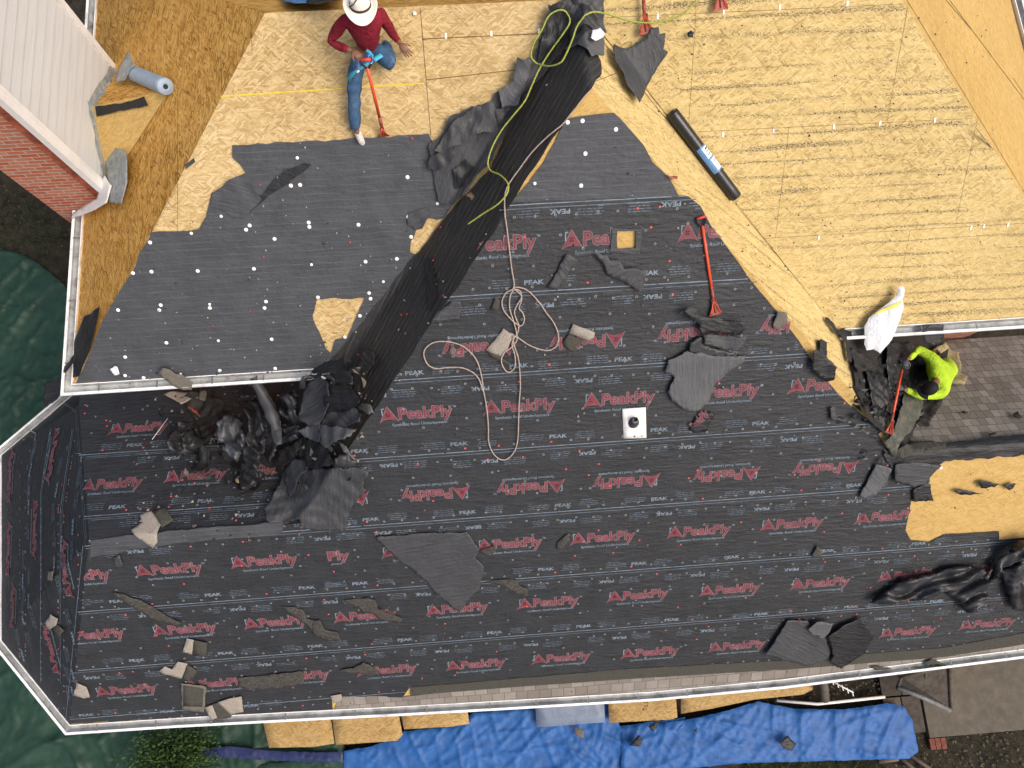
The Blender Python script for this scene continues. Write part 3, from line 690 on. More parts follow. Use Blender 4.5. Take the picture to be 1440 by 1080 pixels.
flap([(181, 72), (190, 93), (178, 113), (163, 119), (166, 100)], PWL, .05, 'lead', 22, 'flashing', off=.22, thick=.004)
flap([(146, 246), (157, 262), (150, 285), (128, 298), (100, 308), (104, 300), (136, 280)], PWL, .03, 'trim', 23, 'mortar_patch', off=.16, thick=.01)
# ------------------------------------------------------------------ joints between the sheets of the decking
def joints(segs, pl, w=.012, name='sheet_joint', mat='tarline', off=.003):
    for (x0, y0), (x1, y1) in segs:
        vs, fs = [], []
        L = math.hypot(x1-x0, y1-y0); n = max(1, int(L/.1)); nx, ny = -(y1-y0)/L, (x1-x0)/L
        s = len(vs)
        for i in range(n+1):
            x = x0+(x1-x0)*i/n; y = y0+(y1-y0)*i/n; q = w*(.55+.6*abs(nz(x*6, y*6, 1)))/2
            for sg in (-1, 1): vs.append((x+nx*q*sg, y+ny*q*sg, pz(pl, x+nx*q*sg, y+ny*q*sg)+off))
        for i in range(n): a = s+2*i; fs.append((a, a+2, a+3, a+1))
        mk(name, vs, fs, M[mat], house)
xv = lambda y: er(y)
hx = lambda y: 4.83+(5.7-y)*(EX2-4.83)/(5.7-EY)
joints([((xv(4.58), 4.58), (hx(4.58)-.02, 4.57)), ((1.6, 5.56), (hx(5.56), 5.56)), ((xv(3.53), 3.53), (hx(3.53)-.02, 3.53)),
        ((2.61, 4.58), (2.61, 5.56)), ((5.03, 4.58), (5.03, 5.56)), ((3.83, 3.53), (3.83, 4.58)), ((6.19, 3.53), (6.15, 4.58)), ((5.6, 2.5), (5.6, 3.53)), ((2.6, 5.56), (2.6, 5.69)), ((7.95, 2.5), (7.95, 2.95))], PR, .005)
joints([((-.44, 4.7), (-.43, 5.69)), ((-.44, 5.15), (.72, 5.2)), ((-.44, 5.46), (1.0, 5.46))], PL, .012)
joints([((-.45-2.3, 5.10), (-.46, 5.125))], PL, .016, 'chalk_line', 'chalk', .006)
for q in [((1.55, 5.35), (4.86, 2.5))]: joints([q], PE, .02)
joints([(A[:2], (er(5.0)-.35, 5.0))], PE, .012)
# dark open joints on the east and west slopes
xx = lambda px, py, pl: tuple(on(px, py, pl)[:2])
joints([(xx(1335, 0, PE2), xx(1440, 140, PE2)), (xx(1330, 0, PE2), xx(1366, 42, PE2)), (xx(1372, 180, PE2), xx(1396, 210, PE2)), (xx(1425, 110, PE2), xx(1438, 130, PE2))], PE2, .03)
joints([(xx(1275, 0, PE2), xx(1440, 270, PE2))], PE2, .02)
joints([(xx(352, 25, PWL), xx(355, 75, PWL)), (xx(250, 130, PWL), xx(250, 330, PWL)), (xx(310, 70, PWL), xx(312, 130, PWL)), (xx(180, 300, PWL), xx(182, 400, PWL)), (xx(240, 130, PWL), xx(182, 235, PWL)), (xx(250, 260, PWL), xx(205, 345, PWL))], PWL, .01)
joints([(xx(215, 148, PWL), xx(236, 138, PWL))], PWL, .012, 'chalk_line', 'chalk', .006)
joints([((-2.05, 5.72), (-2.9, 6.55)), ((-1.9, 5.9), (-.3, 5.9)), ((-1.7, 6.3), (-.3, 6.3))], PNL, .014)
# small white sheet clips along the joints
vs, fs = [], []
for px, py, pl in [(1017, 189, PR), (1088, 184, PR), (1173, 178, PR), (1238, 173, PR), (1315, 169, PR), (1192, 5, PR), (1097, 10, PR), (925, 23, PR), (1018, 16, PR), (1366, 320, PR), (1384, 318, PR), (1418, 316, PR), (627, 50, PL), (691, 47, PL), (758, 43, PL), (867, 63, PL), (1152, 334, PR)]:
    p = on(px, py, pl, .012); s = len(vs)
    for dx, dy in ((-.011, -.02), (.011, -.02), (.011, .02), (-.011, .02)): vs.append((p.x+dx, p.y+dy, pz(pl, p.x+dx, p.y+dy)+.010))
    fs.append((s, s+1, s+2, s+3))
mk('sheet_clips', vs, fs, M['white'], house)['kind'] = 'stuff'
# ------------------------------------------------------------------ vent pipe with its boot
vb = on(891, 595, PM, .03)
def quad_on(pl, pts, off): return [Vector((x, y, pz(pl, x, y)+off)) for x, y in pts]
vp = boxes('vent_pipe', [(0, 0, 0, .001, .001, .001)], M['galv'], house); bpy.data.objects.remove(vp)
c0 = Vector((vb.x-.0, vb.y+.02, vb.z))
v1, f1 = tube_data([c0-Vector((0, 0, .05)), c0+Vector((0, 0, .16)), c0+Vector((0, 0, .165))], [.036, .036, .03], 20, False)
vent = mk('vent_pipe', v1, f1, M['ring'], house, smooth=True)
mk('pipe_mouth', *tube_data([c0+Vector((0, 0, .10)), c0+Vector((0, 0, .12))], .034, 20), M['dark'], vent)
v2, f2 = tube_data([c0-Vector((0, 0, .03)), c0+Vector((0, 0, .02)), c0+Vector((0, 0, .07)), c0+Vector((0, 0, .09))], [.085, .075, .055, .038], 24, False)
mk('rubber_collar', v2, f2, M['scrap'], vent, smooth=True)
bpp = XY([(875, 575), (908, 573), (909, 616), (877, 617)], PM, .035)
sheet('base_plate', bpp, lambda x, y: pz(PM, x, y)+.038, M['galv'] if False else M['trim'], vent, .1, .002, (), thick=.004)
# ------------------------------------------------------------------ printing on the underlayment
def text_mesh(body, offset=0.0, shear=0.0):
    cu_ = bpy.data.curves.new('t', 'FONT'); cu_.body = body; cu_.size = 1; cu_.offset = offset; cu_.shear = shear; cu_.resolution_u = 3
    o = bpy.data.objects.new('t', cu_); C.objects.link(o)
    dg = bpy.context.evaluated_depsgraph_get(); m = o.evaluated_get(dg).to_mesh()
    vs = [(v.co.x, v.co.y) for v in m.vertices]; fs = [tuple(p.vertices) for p in m.polygons]
    o.evaluated_get(dg).to_mesh_clear(); bpy.data.objects.remove(o); bpy.data.curves.remove(cu_)
    return vs, fs
def fit(t, x0, x1, y0, h, ref=None):
    """place text so the reference letters span x0..x1 and cap height h from baseline y0"""
    vs, fs = t; r = ref or vs
    a = min(v[0] for v in r); b = max(v[0] for v in r); cap = .70
    return [(x0+(v[0]-a)/(b-a)*(x1-x0), y0+v[1]/cap*h) for v in vs], fs
tp = text_mesh('PeakPly', .012); tpo = text_mesh('PeakPly', .045)
ts = text_mesh('Synthetic Roof Underlayment', .012); tk = text_mesh('PEAK', .03); tmk = text_mesh('TM', .01)
tply = text_mesh('Ply', .012); tplyo = text_mesh('Ply', .045); tym = text_mesh('yment', .012)
def logo_shapes():
    L = []
    L.append((*fit(tpo, .250, .945, 0, .165, tp[0]), 1)); L.append((*fit(tp, .250, .945, 0, .165), 0))
    L.append((*fit(tmk, .955, 1.0, .12, .035), 2)); L.append((*fit(ts, .15, .87, -.105, .042), 2))
    tri = [(0, -.035), (.108, .19), (.238, -.028), (.18, .002), (.12, .012), (.06, 0)]
    def T3(s, cx=.115, cy=.05): return [(cx+(x-cx)*s, cy+(y-cy)*s) for x, y in tri]
    fs3 = [(0, 5, 1), (5, 4, 1), (4, 3, 1), (3, 2, 1)]
    L.append((T3(1.10), fs3, 1)); L.append((T3(.98), fs3, 0))
    L.append(([(.030, .06), (.045, .06), (.045, .17), (.030, .17)], [(0, 1, 2, 3)], 2)); L.append(([(.03, .155), (.07, .155), (.07, .17), (.03, .17)], [(0, 1, 2, 3)], 2))
    for a in (0, 1):
        for b in (0, 1):
            x, y = .086+a*.026, .045+b*.032; L.append(([(x, y), (x+.02, y), (x+.02, y+.024), (x, y+.024)], [(0, 1, 2, 3)], 3))
    return L
LOGO = logo_shapes(); LZ = {1: 0, 0: .0016, 2: .001, 3: .0032, 4: .0005}
class Print:
    def __init__(s, zf=None, off=.005, clip=None, nh=()): s.v, s.f, s.m = [], [], []; s.zf = zf; s.off = off; s.clip = clip; s.nh = nh
    def add(s, vs, fs, mat, O, u, v):
        P = []
        for x, y in vs:
            p = O+u*x+v*y
            z = (s.zf(p.x, p.y) if s.zf else p.z)+s.off+LZ[mat]
            P.append(Vector((p.x, p.y, z)))
        k = len(s.v); s.v += P
        for f in fs:
            if s.clip:
                c = sum((P[i] for i in f), Vector())/len(f)
                if not inside(c.x, c.y, s.clip): continue
                if any(inside(c.x, c.y, h) for h in s.nh): continue
            s.f.append(tuple(i+k for i in f)); s.m.append(mat)
    def logo(s, cen, u, v, flip=False, part=None, sc=1.0):
        if flip: u, v = -u, -v
        O = cen-u*.5*sc-v*.05*sc
        for vs, fs, m in (LOGO if not part else part): s.add([(x*sc, y*sc) for x, y in vs], fs, m, O, u, v)
    def peak(s, cen, u, v, flip=False, rnd=random):
        if flip: u, v = -u, -v
        vs, fs = fit(tk, -.12, .12, -.03, .055); s.add(vs, fs, 2, cen, u, v)
        for x0, x1 in ((-.52, -.20), (.22, .50)):
            dy = rnd.uniform(-.02, .02)
            for k in range(4):
                x = x0+rnd.uniform(0, .05); y = -.05+k*.032+dy
                while x < x1:
                    w = rnd.uniform(.03, .10)
                    s.add([(x, y), (min(x+w, x1), y), (min(x+w, x1), y+.011), (x, y+.011)], [(0, 1, 2, 3)], 4, cen, u, v); x += w+.014
                    if k in (0, 3) and rnd.random() < .12: break
    def line(s, a, b, u, v, w=.010, mat=4):
        L = (b-a).length; n = max(1, int(L/.12)); d = (b-a)/n; q = v*w/2
        for i in range(n):
            s.add([(0, 0), (1, 0), (1, 1), (0, 1)], [(0, 1, 2, 3)], mat, a+d*i-q, d, q*2)
    def ring(s, c, u, v, r=.017, red=False):
        n = 8; q = [(math.cos(2*math.pi*i/n), math.sin(2*math.pi*i/n)) for i in range(n)]
        if red:
            s.add([(x*r, y*r) for x, y in q], [tuple(range(n))], 5, c, u, v); s.add([(x*r*.35, y*r*.35) for x, y in q], [tuple(range(n))], 6, c, u, v)
        else:
            s.add([(x*r, y*r) for x, y in q]+[(x*r*.62, y*r*.62) for x, y in q], [(i, (i+1) % n, n+(i+1) % n, n+i) for i in range(n)], 6, c, u, v)
    def build(s, name, parent, kind=None):
        o = mk(name, s.v, s.f, [M['red'], M['outline'], M['pale'], M['dark'], M['micro'], M['redcap'], M['ring']], parent, s.m)
        if kind: o['kind'] = kind
        return o
LZ.update({5: .002, 6: .0045})
def frame(pl):
    if abs(pl[1]) > abs(pl[2]): u = Vector((0, 1, 0)); v = Vector((-1, 0, -pl[1])).normalized() if pl[1] < 0 else Vector((-1, 0, -pl[1])).normalized()
    else: u = Vector((1, 0, 0)); v = Vector((0, 1, pl[2])).normalized()
    return u, v
uM, vM = frame(PM)
hole_ = [XY([(862, 321), (903, 323), (900, 358), (859, 355)], PM, .03)]
pm = Print(zM(.02), .005, uxy, hole_); rg = Print(zM(.02), .006, uxy, hole_)
rows = {0: [(700, 346, 0), (850, 338, 0), (1012, 328, 0)],
 1: [(520, 495, 1), (672, 488, 1), (823, 478, 1), (975, 467, 1), (1118, 456, 1)],
 2: [(588, 583, 0), (733, 573, 0), (873, 563, 0), (1020, 553, 0), (1160, 543, 0)],
 3: [(468, 702, 1), (610, 693, 1), (744, 684, 1), (878, 676, 1), (1019, 666, 1), (1158, 657, 1), (1290, 647, 1)],
 4: [(110, 812, 0), (240, 802, 0), (374, 790, 0), (585, 776, 0), (719, 766, 0), (850, 757, 0), (985, 748, 0), (1115, 738, 0), (1248, 728, 0)],
 5: [(132, 894, 0), (262, 886, 0), (390, 876, 0), (516, 867, 0), (645, 857, 0), (773, 848, 0), (899, 838, 0), (1028, 830, 0), (1155, 821, 0), (1278, 810, 0), (1400, 801, 0)],
 6: [(180, 971, 0), (305, 962, 0), (423, 952, 0), (546, 943, 0), (671, 935, 0), (791, 926, 0), (916, 918, 0), (1038, 909, 0), (1160, 899, 0), (1278, 889, 0), (1390, 878, 0), (1500, 868, 0)]}
for r_ in rows.values():
    for x, y, fl in r_: pm.logo(on(x, y, PM, .02), uM, vM, bool(fl))
o_ = on(462, 786, PM, .02)
pm.add(*fit(tplyo, 0, .30, -.03, .165, tply[0]), 1, o_, uM, vM); pm.add(*fit(tply, 0, .30, -.03, .165), 0, o_, uM, vM); pm.add(*fit(tym, .02, .18, -.12, .042), 2, o_, uM, vM)
PK = {3.73: [((), ((787, 299), (943, 288), (640, 309)))],
 2.92: [(((751, 397), (913, 384), (1065, 374)), ((765, 430), (917, 418), (625, 440)))],
 2.095: [(((583, 524), (730, 514), (877, 505), (1025, 494), (1170, 484)), ((530, 557), (675, 547), (820, 536), (968, 526), (1115, 516)))],
 1.215: [(((506, 634), (646, 624), (785, 613), (927, 604), (1070, 595)), ((547, 655), (688, 649), (825, 638), (965, 629), (1108, 619)))],
 .355: [(((390, 739), (522, 730), (658, 720), (792, 710), (927, 701), (1065, 692), (1201, 682)), ((190, 776), (453, 758), (537, 750), (665, 742), (797, 733), (933, 723), (1070, 716), (1200, 705)))],
 -.565: [(((166, 845), (300, 836), (432, 826), (507, 820), (637, 810), (768, 800), (899, 792), (1029, 783), (1163, 774), (1292, 764)), ((205, 866), (334, 857), (464, 847), (595, 836), (722, 827), (852, 818), (980, 809), (1112, 801), (1238, 790), (1362, 781)))],
 -1.475: [(((193, 928), (318, 918), (444, 908), (570, 899), (696, 889), (821, 880), (945, 871), (1071, 863), (1197, 853), (1318, 845)), ((130, 953), (250, 944), (371, 935), (496, 925), (621, 916), (746, 907), (870, 897), (994, 887), (1115, 879), (1238, 870), (1355, 860)))],
 -2.30: [(((122, 1005), (236, 1000), (354, 992)), ())]}
def yat(y, x): return Vector((x, y, 0))
for y, lst in PK.items():
    for ups, downs in lst:
        for q in ups: pm.peak(on(*q, PM, .02), uM, vM)
        for q in downs: pm.peak(on(*q, PM, .02), uM, vM, True)
    for dy in ((0, -.035) if y not in (-2.3,) else (0,)):
        pm.line(Vector((-8, y+dy, 0)), Vector((11, y+dy, 0)), uM, Vector((0, 1, 0)), .009, 2 if dy == 0 else 4)
    x = -7.3
    rr = random.Random(int(y*100)+500)
    while x < 11:
        for dy in (.05, -.10): rg.ring(Vector((x+rr.uniform(-.04, .04)+(0 if dy > 0 else .1), y+dy+rr.uniform(-.015, .015), 0)), uM, vM, .016, rr.random() < .10)
        x += .24
for y in (3.3, 2.5, 1.65, .8, -.1, -1.02, -1.9):
    for k, dy in enumerate((.27, -.27, 0)):
        x = -7.3+k*.2; rr = random.Random(int(y*100)+k)
        while x < 11:
            rg.ring(Vector((x+rr.uniform(-.08, .08), y+dy*.55+rr.uniform(-.04, .04), 0)), uM, vM, .016, rr.random() < .14); x += .52+.3*(k == 2)
pm.build('printed_lettering', UM); rg.build('cap_nails', UM, 'stuff')
# the low roof behind the ridge on the left
uN, vN = Vector((1, 0, 0)), Vector((0, 1, -.45)).normalized()
pn = Print(None, .026, [tuple(T[:2]), tuple(TL[:2]), tuple(NW_[:2]), tuple(N2[:2]), tuple(NN[:2])]); rn = Print(None, .03, pn.clip)
for q in ((198, 603), (160, 682), (278, 670), (385, 662)): pn.logo(on(*q, PN1), uN, vN, False, None, .93)
for y0 in (1.72, .77):
    P0 = Vector((0, y0, pz(PN1, 0, y0)))
    for dy in (0, -.035, -.06): pn.line(P0+Vector((-7, dy, -.45*dy)), P0+Vector((-2.5, dy, -.45*dy)), uN, vN, .010, 2 if not dy else 4)
    for i, x in enumerate((-5.35, -4.1, -2.95)): pn.peak(P0+Vector((x, .11, -.05)), uN, vN); pn.peak(P0+Vector((x+.6, -.15, .07)), uN, vN, True)
    rr = random.Random(3)
    for i in range(26): rn.ring(P0+Vector((-6.8+i*.2, rr.choice((.05, -.1)), 0)), uN, vN, .016, rr.random() < .3)
rr = random.Random(5)
for i in range(70):
    x, y = rr.uniform(-6.5, -2.5), rr.uniform(.5, 2.6); rn.ring(Vector((x, y, pz(PN1, x, y))), uN, vN, .016, rr.random() < .4)
pn.build('printed_lettering', UN); rn.build('cap_nails', UN, 'stuff')
# bay facets: rolls run up and down there, so the print is turned a quarter
ph = Print(bayz, .036, [(v.x, v.y) for v in (T, NN, K3, K2)]); ph2 = Print(None, .036, [(v.x, v.y) for v in (T, K1, K2)])
def fr2(pl):
    v = Vector((-1, 0, -pl[1])); u = Vector((0, 1, pl[2])); return u.normalized(), v.normalized()
u1, v1_ = fr2(PH1); u2, v2_ = fr2(PH2)
for q in ((20, 860), (14, 770), (16, 668), (66, 640), (50, 745)): ph.logo(on(*q, PH1), u1, v1_, q[0] > 40, None, .95)
for q in ((92, 800), (74, 912)): ph.logo(on(*q, PH1 if q[1] < 850 else PH2), u1, v1_, False, None, .95); ph2.logo(on(*q, PH2), u2, v2_, False, None, .95)
for x in (.33, .62):
    for fc, Pp in ((ph, PH1), (ph2, PH2)):
        a = on(118-95*x, 600, Pp); b = on(118-95*x, 960, Pp)
        u_ = (b-a).normalized()
        for dd in (0, .04): fc.line(a+Vector((dd, 0, 0)), b+Vector((dd, 0, 0)), u_, Vector((1, 0, .8)).normalized(), .012, 2 if not dd else 4)
for f_, Pp, us, vs_ in ((ph, PH1, u1, v1_), (ph2, PH2, u2, v2_)):
    rr = random.Random(8)
    for i in range(16):
        f_.peak(on(rr.choice((34, 42, 78, 88, 104)), 610+i*26, Pp), us, vs_, i % 2 == 0, rr)
    for i in range(150):
        f_.ring(on(rr.choice((30, 38, 60, 84, 92, 112)), rr.uniform(600, 1000), Pp), us, vs_, .016, rr.random() < .15)
    # hip edges carry doubled tape lines
for a, b in ((T, K1), (T, NN)):
    for k in (-.09, -.05): ph.line(a+Vector((k, 0, 0)), b+Vector((k, 0, 0)), (b-a).normalized(), Vector((1, 0, 0)), .007, 4)
    for k in (-.07,): ph2.line(a+Vector((k, 0, 0)), b+Vector((k, 0, 0)), (b-a).normalized(), Vector((1, 0, 0)), .007, 4)
ph.build('printed_lettering', UH); ph2.build('printed_lettering', UH)
# white plastic caps on the grey felt and the boards
capsL = [(311,304),(351,317),(346,323),(434,313),(435,319),(269,328),(211,341),(213,382),(278,381),(357,378),(438,372),(187,384),(166,436),(226,429),(224,436),(295,428),(295,433),(374,424),(372,433),(234,482),(307,479),(382,477),(176,502),(176,528),(202,531),(254,526),(309,521),(387,518),(386,336),(447,418),(418,222),(409,261),(422,260),(573,249),(629,248),(615,286),(574,305),(504,316),(578,333),(687,190),(775,45),(770,59),(587,312),(514,368),(558,364),(539,396),(519,412),(521,420),(506,444),(485,474),(583,19),
 (798,172),(819,170),(866,182),(823,216),(752,258),(817,261),(1323,658),(1286,696),(316,747),(145,769),(1203,470)]
def disc(r, h, seg=14):
    vs, fs = [], []
    for rr_, z in ((r, 0), (r, h*.6), (r*.8, h), (r*.25, h*1.05)):
        for k in range(seg): a = 2*math.pi*k/seg; vs.append((rr_*math.cos(a), rr_*math.sin(a), z))
    for j in range(3):
        for k in range(seg): fs.append((j*seg+k, j*seg+(k+1) % seg, (j+1)*seg+(k+1) % seg, (j+1)*seg+k))
    fs.append(tuple(3*seg+k for k in range(seg))); return vs, fs
cap0 = None
for i, (x, y) in enumerate(capsL):
    p = hit(x, y, .03); e = .03
    up_ = Vector((-(roof_z(p.x+e, p.y)-roof_z(p.x-e, p.y))/(2*e), -(roof_z(p.x, p.y+e)-roof_z(p.x, p.y-e))/(2*e), 1)).normalized()
    if up_.z < .3: up_ = Vector((0, -.6, .8))
    if cap0 is None:
        cap0 = mk('cap_nail', *disc(.024, .008), M['white'], house, smooth=True); c_ = cap0
    else:
        c_ = cap0.copy(); C.objects.link(c_); c_.parent = house
    c_.matrix_parent_inverse = Matrix.Identity(4)
    c_.location = p-Vector(house.location); c_.rotation_euler = up_.to_track_quat('Z', 'Y').to_euler()
    c_.scale = (1, 1, 1) if i % 5 else (.8, .8, 1)
# small nail heads scattered over the grey and black felts
sp = Print(None, 0)
rr = random.Random(11)
def speck(p, r, red):
    e = .02; n = 6
    sx = (roof_z(p.x+e, p.y)-roof_z(p.x-e, p.y))/(2*e); sy = (roof_z(p.x, p.y+e)-roof_z(p.x, p.y-e))/(2*e)
    if abs(sx) > 3 or abs(sy) > 3: return
    k = len(sp.v); sp.v += [Vector((p.x+r*math.cos(a), p.y+r*math.sin(a), p.z+sx*r*math.cos(a)+sy*r*math.sin(a))) for a in (2*math.pi*j/n for j in range(n))]
    sp.f.append(tuple(range(k, k+n))); sp.m.append(5 if red else 6)
fx = XY(feltL, PL); 
for i in range(150):
    x, y = rr.uniform(-5.4, .6), rr.uniform(2.55, 5.0)
    if inside(x, y, fx): speck(Vector((x, y, pz(PL, x, y)+.055)), rr.choice((.006, .008, .010)), rr.random() < .14)
fx = XY(dk, PW)
for i in range(60):
    x, y = rr.uniform(-2.8, 1.6), rr.uniform(1.5, 5.4)
    if inside(x, y, fx): speck(Vector((x, y, roof_z(x, y)+.075)), .013, rr.random() < .45)
sp.build('nail_heads', house, 'stuff')
# ------------------------------------------------------------------ ground
def st(o, kind='structure'): o['kind'] = kind; return o
def gz(x, y): return GZ+.05*nz(x*.35, y*.35, 1)-.03
g = 30
vs = [(-40+i*80/g, -40+j*80/g, 0) for j in range(g+1) for i in range(g+1)]
vs = [(x, y, gz(x, y)-.03) for x, y, _ in vs]
st(mk('ground', vs, [(j*(g+1)+i, j*(g+1)+i+1, (j+1)*(g+1)+i+1, (j+1)*(g+1)+i) for j in range(g) for i in range(g)], M['soil'], smooth=True))
def gxy(pxs): return XY(pxs, PG)
def gsheet(name, pxs, off, amp, mat, label, cat, f=2.2, res=.07, jag=.03, seed=1.0, th=.01, aniso=(1, 1), group=None):
    xy = gxy(pxs)
    def zf(x, y):
        d = sdist(x, y, xy) if len(xy) < 60 else 1
        a = 1-abs(nz(x*f*aniso[0]+.5*nz(x*2, y*2, 7), y*f*aniso[1], seed)); b = 1-abs(nz(x*f*2.6+y, y*f*2.6-x*.6, seed+2)); c = 1-abs(nz(x*f*6, y*f*5, seed+5))
        a = a**3; b = b**3; c = c**2
        return GZ+off+amp*(.45*crump(x*aniso[0], y*aniso[1], f*.4, seed, 4)+creases(x, y, f, seed)*.75+creases(x, y, f*2.3, seed+3)*.35+.05*b)*min(1, d/.06+.3)+.3*amp*nz(x*.7, y*.7, seed)
    o = sheet(name, xy, zf, M[mat], None, res, jag, (), seed=seed)
    return props(o, label, cat, group)
gsheet('tarp', [(-60, 330), (0, 350), (40, 362), (75, 385), (98, 410), (110, 470), (112, 700), (60, 760), (-60, 760)], .05, .26, 'tarp_g', 'dark green tarpaulin spread on the ground beside the left gutter, round upper edge', 'tarp', 2.0, .06, .03, 31, aniso=(.7, 1.3))
gsheet('tarp', [(-60, 880), (60, 900), (120, 980), (360, 990), (484, 1010), (486, 1090), (470, 1140), (-60, 1140)], .06, .26, 'tarp_g', 'dark green tarpaulin under the bay corner, along the bottom left of the yard', 'tarp', 1.6, .06, .03, 32)
gsheet('tarp', [(484, 1140), (486, 1052), (520, 1047), (556, 1036), (572, 1024), (640, 1018), (665, 1000), (760, 990), (860, 985), (870, 1018), (960, 1005), (970, 1140)], .16, .17, 'tarp_b', 'bright blue tarpaulin between loose boards and slate panel, left half of the blue covering', 'tarp', 2.2, .045, .02, 33, aniso=(.8, 1.1))
gsheet('tarp', [(868, 1140), (872, 1020), (962, 1008), (1020, 995), (1060, 983), (1110, 993), (1180, 994), (1238, 985), (1262, 990), (1274, 1010), (1282, 1052), (1270, 1062), (1130, 1066), (1040, 1068), (960, 1076), (920, 1140)], .22, .15, 'tarp_b', 'blue tarpaulin with a rounded right end beside the plank walkway', 'tarp', 2.2, .045, .015, 34, aniso=(1.1, .8))
gsheet('tarp', [(288, 1046), (330, 1044), (382, 1050), (450, 1053), (486, 1052), (486, 1066), (440, 1066), (360, 1062), (290, 1056)], .26, .08, 'tarp_n', 'narrow navy blue tarpaulin fold lying on the green tarpaulin', 'tarp', 3, .05, .02, 35)
gsheet('tarp', [(484, 1085), (492, 1060), (470, 1060), (405, 1068), (350, 1074), (330, 1140), (484, 1140)], .14, .08, 'tarp_g', 'green tarpaulin corner tucked beside the left edge of the blue tarpaulin', 'tarp', 3, .06, .02, 36)
# loose boards under the eave
def board(pxs, zc, mat, name, label, cat, th=.018, tilt=0.0, group=None, jag=.006):
    xy = XY(pxs, (zc, 0, 0)); my = sum(p[1] for p in xy)/len(xy)
    o = sheet(name, xy, lambda x, y: zc+tilt*(y-my), M[mat], None, .25, jag, (), lambda x, y: (x*1.0, y*1.0), thick=th, seed=abs(zc)*10+pxs[0][0]*.01)
    return props(o, label, cat, group)
bg = 'loose sheathing boards lying below the eave'
board([(365, 990), (462, 985), (470, 1046), (440, 1051), (378, 1052)], .02, 'osb_g', 'loose_board', 'tan flake board below the gutter, leftmost of the loose boards', 'board', tilt=.06, group=bg)
board([(464, 985), (556, 980), (566, 1034), (558, 1042), (472, 1048)], .05, 'osb_g', 'loose_board', 'tan flake board with a curled lower edge, second of the loose boards from the left', 'board', tilt=.05, group=bg)
board([(560, 985), (655, 980), (660, 1018), (636, 1022), (568, 1026)], .04, 'osb_g', 'loose_board', 'tan flake board touching the blue tarpaulin, third of the loose boards from the left', 'board', tilt=.05, group=bg)
board([(656, 975), (742, 970), (745, 994), (660, 1000)], .0, 'osb3', 'loose_board', 'dark reddish sliver of board left of the slate blue panel', 'board', group=bg)
board([(853, 955), (948, 950), (953, 1009), (945, 1012), (857, 1017)], .06, 'osb_g', 'loose_board', 'flake board with black stamped markings, right of the slate blue panel', 'board', tilt=.05, group=bg)
board([(956, 940), (1145, 930), (1143, 970), (1128, 977), (1060, 984), (1000, 997), (958, 1004)], .03, 'osb_g', 'loose_board', 'long pinkish flake board beside the top of the blue tarpaulin, rightmost of the loose boards', 'board', tilt=.03, group=bg)
board([(750, 960), (848, 955), (851, 1016), (800, 1020), (755, 1023)], .08, 'panel', 'slate_panel', 'slate blue stained panel lying across the blue tarpaulin', 'panel', tilt=.05)
# stamped marks on the board
def stamp(xy0, parent, z):
    vs, fs = [], []
    rr = random.Random(4)
    for r in range(9):
        for c in range(3):
            if rr.random() < .25: continue
            x = xy0.x+c*.045; y = xy0.y-r*.06; s = len(vs); w = rr.uniform(.02, .036); h = rr.uniform(.01, .03)
            vs += [(x, y, z+.06*(y-xy0.y)+.004), (x+w, y, z+.06*(y-xy0.y)+.004), (x+w, y+h, z+.06*(y-xy0.y)+.004), (x, y+h, z+.06*(y-xy0.y)+.004)]; fs.append((s, s+1, s+2, s+3))
    return mk('stamp', vs, fs, M['dark'], parent)
lb = [o for o in C.objects if o.get('label', '').startswith('flake board with black stamped')][0]
stamp(onz(900, 962, .07), lb, .085)
for i, (pp, lb_) in enumerate([([(1096, 1044), (1108, 1034), (1120, 1046), (1114, 1056), (1102, 1052)], 'dark felt chip lying on the right blue tarpaulin'), ([(884, 1048), (898, 1033), (904, 1040), (900, 1050)], 'dark pointed felt chip near the left end of the right blue tarpaulin'), ([(806, 1022), (822, 1026), (820, 1038), (810, 1034)], 'grey shingle chip below the slate blue panel'), ([(912, 1022), (926, 1014), (924, 1024), (916, 1028)], 'small dark felt chip on the blue tarpaulin below the stamped board'), ([(975, 1027), (981, 1024), (980, 1031)], 'tiny dark chip alone in the middle of the right blue tarpaulin')]):
    xy_ = XY(pp, (GZ+.42, 0, 0)); props(sheet('felt_chip', xy_, lambda x, y: GZ+.42+.03*nz(x*5, y*5, i), M['scrap_dk' if i != 2 else 'gr_m'], None, .05, .015, (), thick=.003, seed=400+i), lb_, 'chip')
# concrete slab, planks, bricks, gate
st(props(boxes('path', [(8.42, -4.45, GZ-.05, 14, -1.9, GZ+.07)], M['concrete'], None, .01)))
wk = empty('plank_walkway', (8.1, -3.6, GZ), 'weathered grey plank walkway between the blue tarpaulin and the concrete slab', 'walkway')
for i, (x0, y0, x1, y1) in enumerate([(7.62, -3.62, 8.02, -3.02), (7.62, -4.28, 7.98, -3.65), (8.0, -4.34, 8.38, -3.65), (8.04, -3.62, 8.38, -3.1), (7.6, -3.0, 8.1, -2.3)]):
    boxes('plank', [(x0, y0, GZ, x1, y1, GZ+.05)], M['wood_grey'] if i % 2 else M['wood_dark'], wk, .006)
for i in range(3):
    props(boxes('paver', [(8.42+i*.115, -4.68, GZ-.02, 8.525+i*.115, -4.47, GZ+.045)], M['paver'], None, .006), ('reddish brick paver beside the planks, leftmost of three', 'middle brick paver below the corner of the concrete slab', 'brick paver farthest from the planks, by the soil')[i], 'paver', 'brick pavers at the slab corner')
gt = empty('gate', tuple(onz(1300, 975, .6)), 'grey framed gate leaning against the house corner above the planks', 'gate')
ga = [onz(x, y, z) for x, y, z in ((1268, 952, .95), (1335, 935, 1.0), (1338, 997, .5), (1262, 966, .5))]
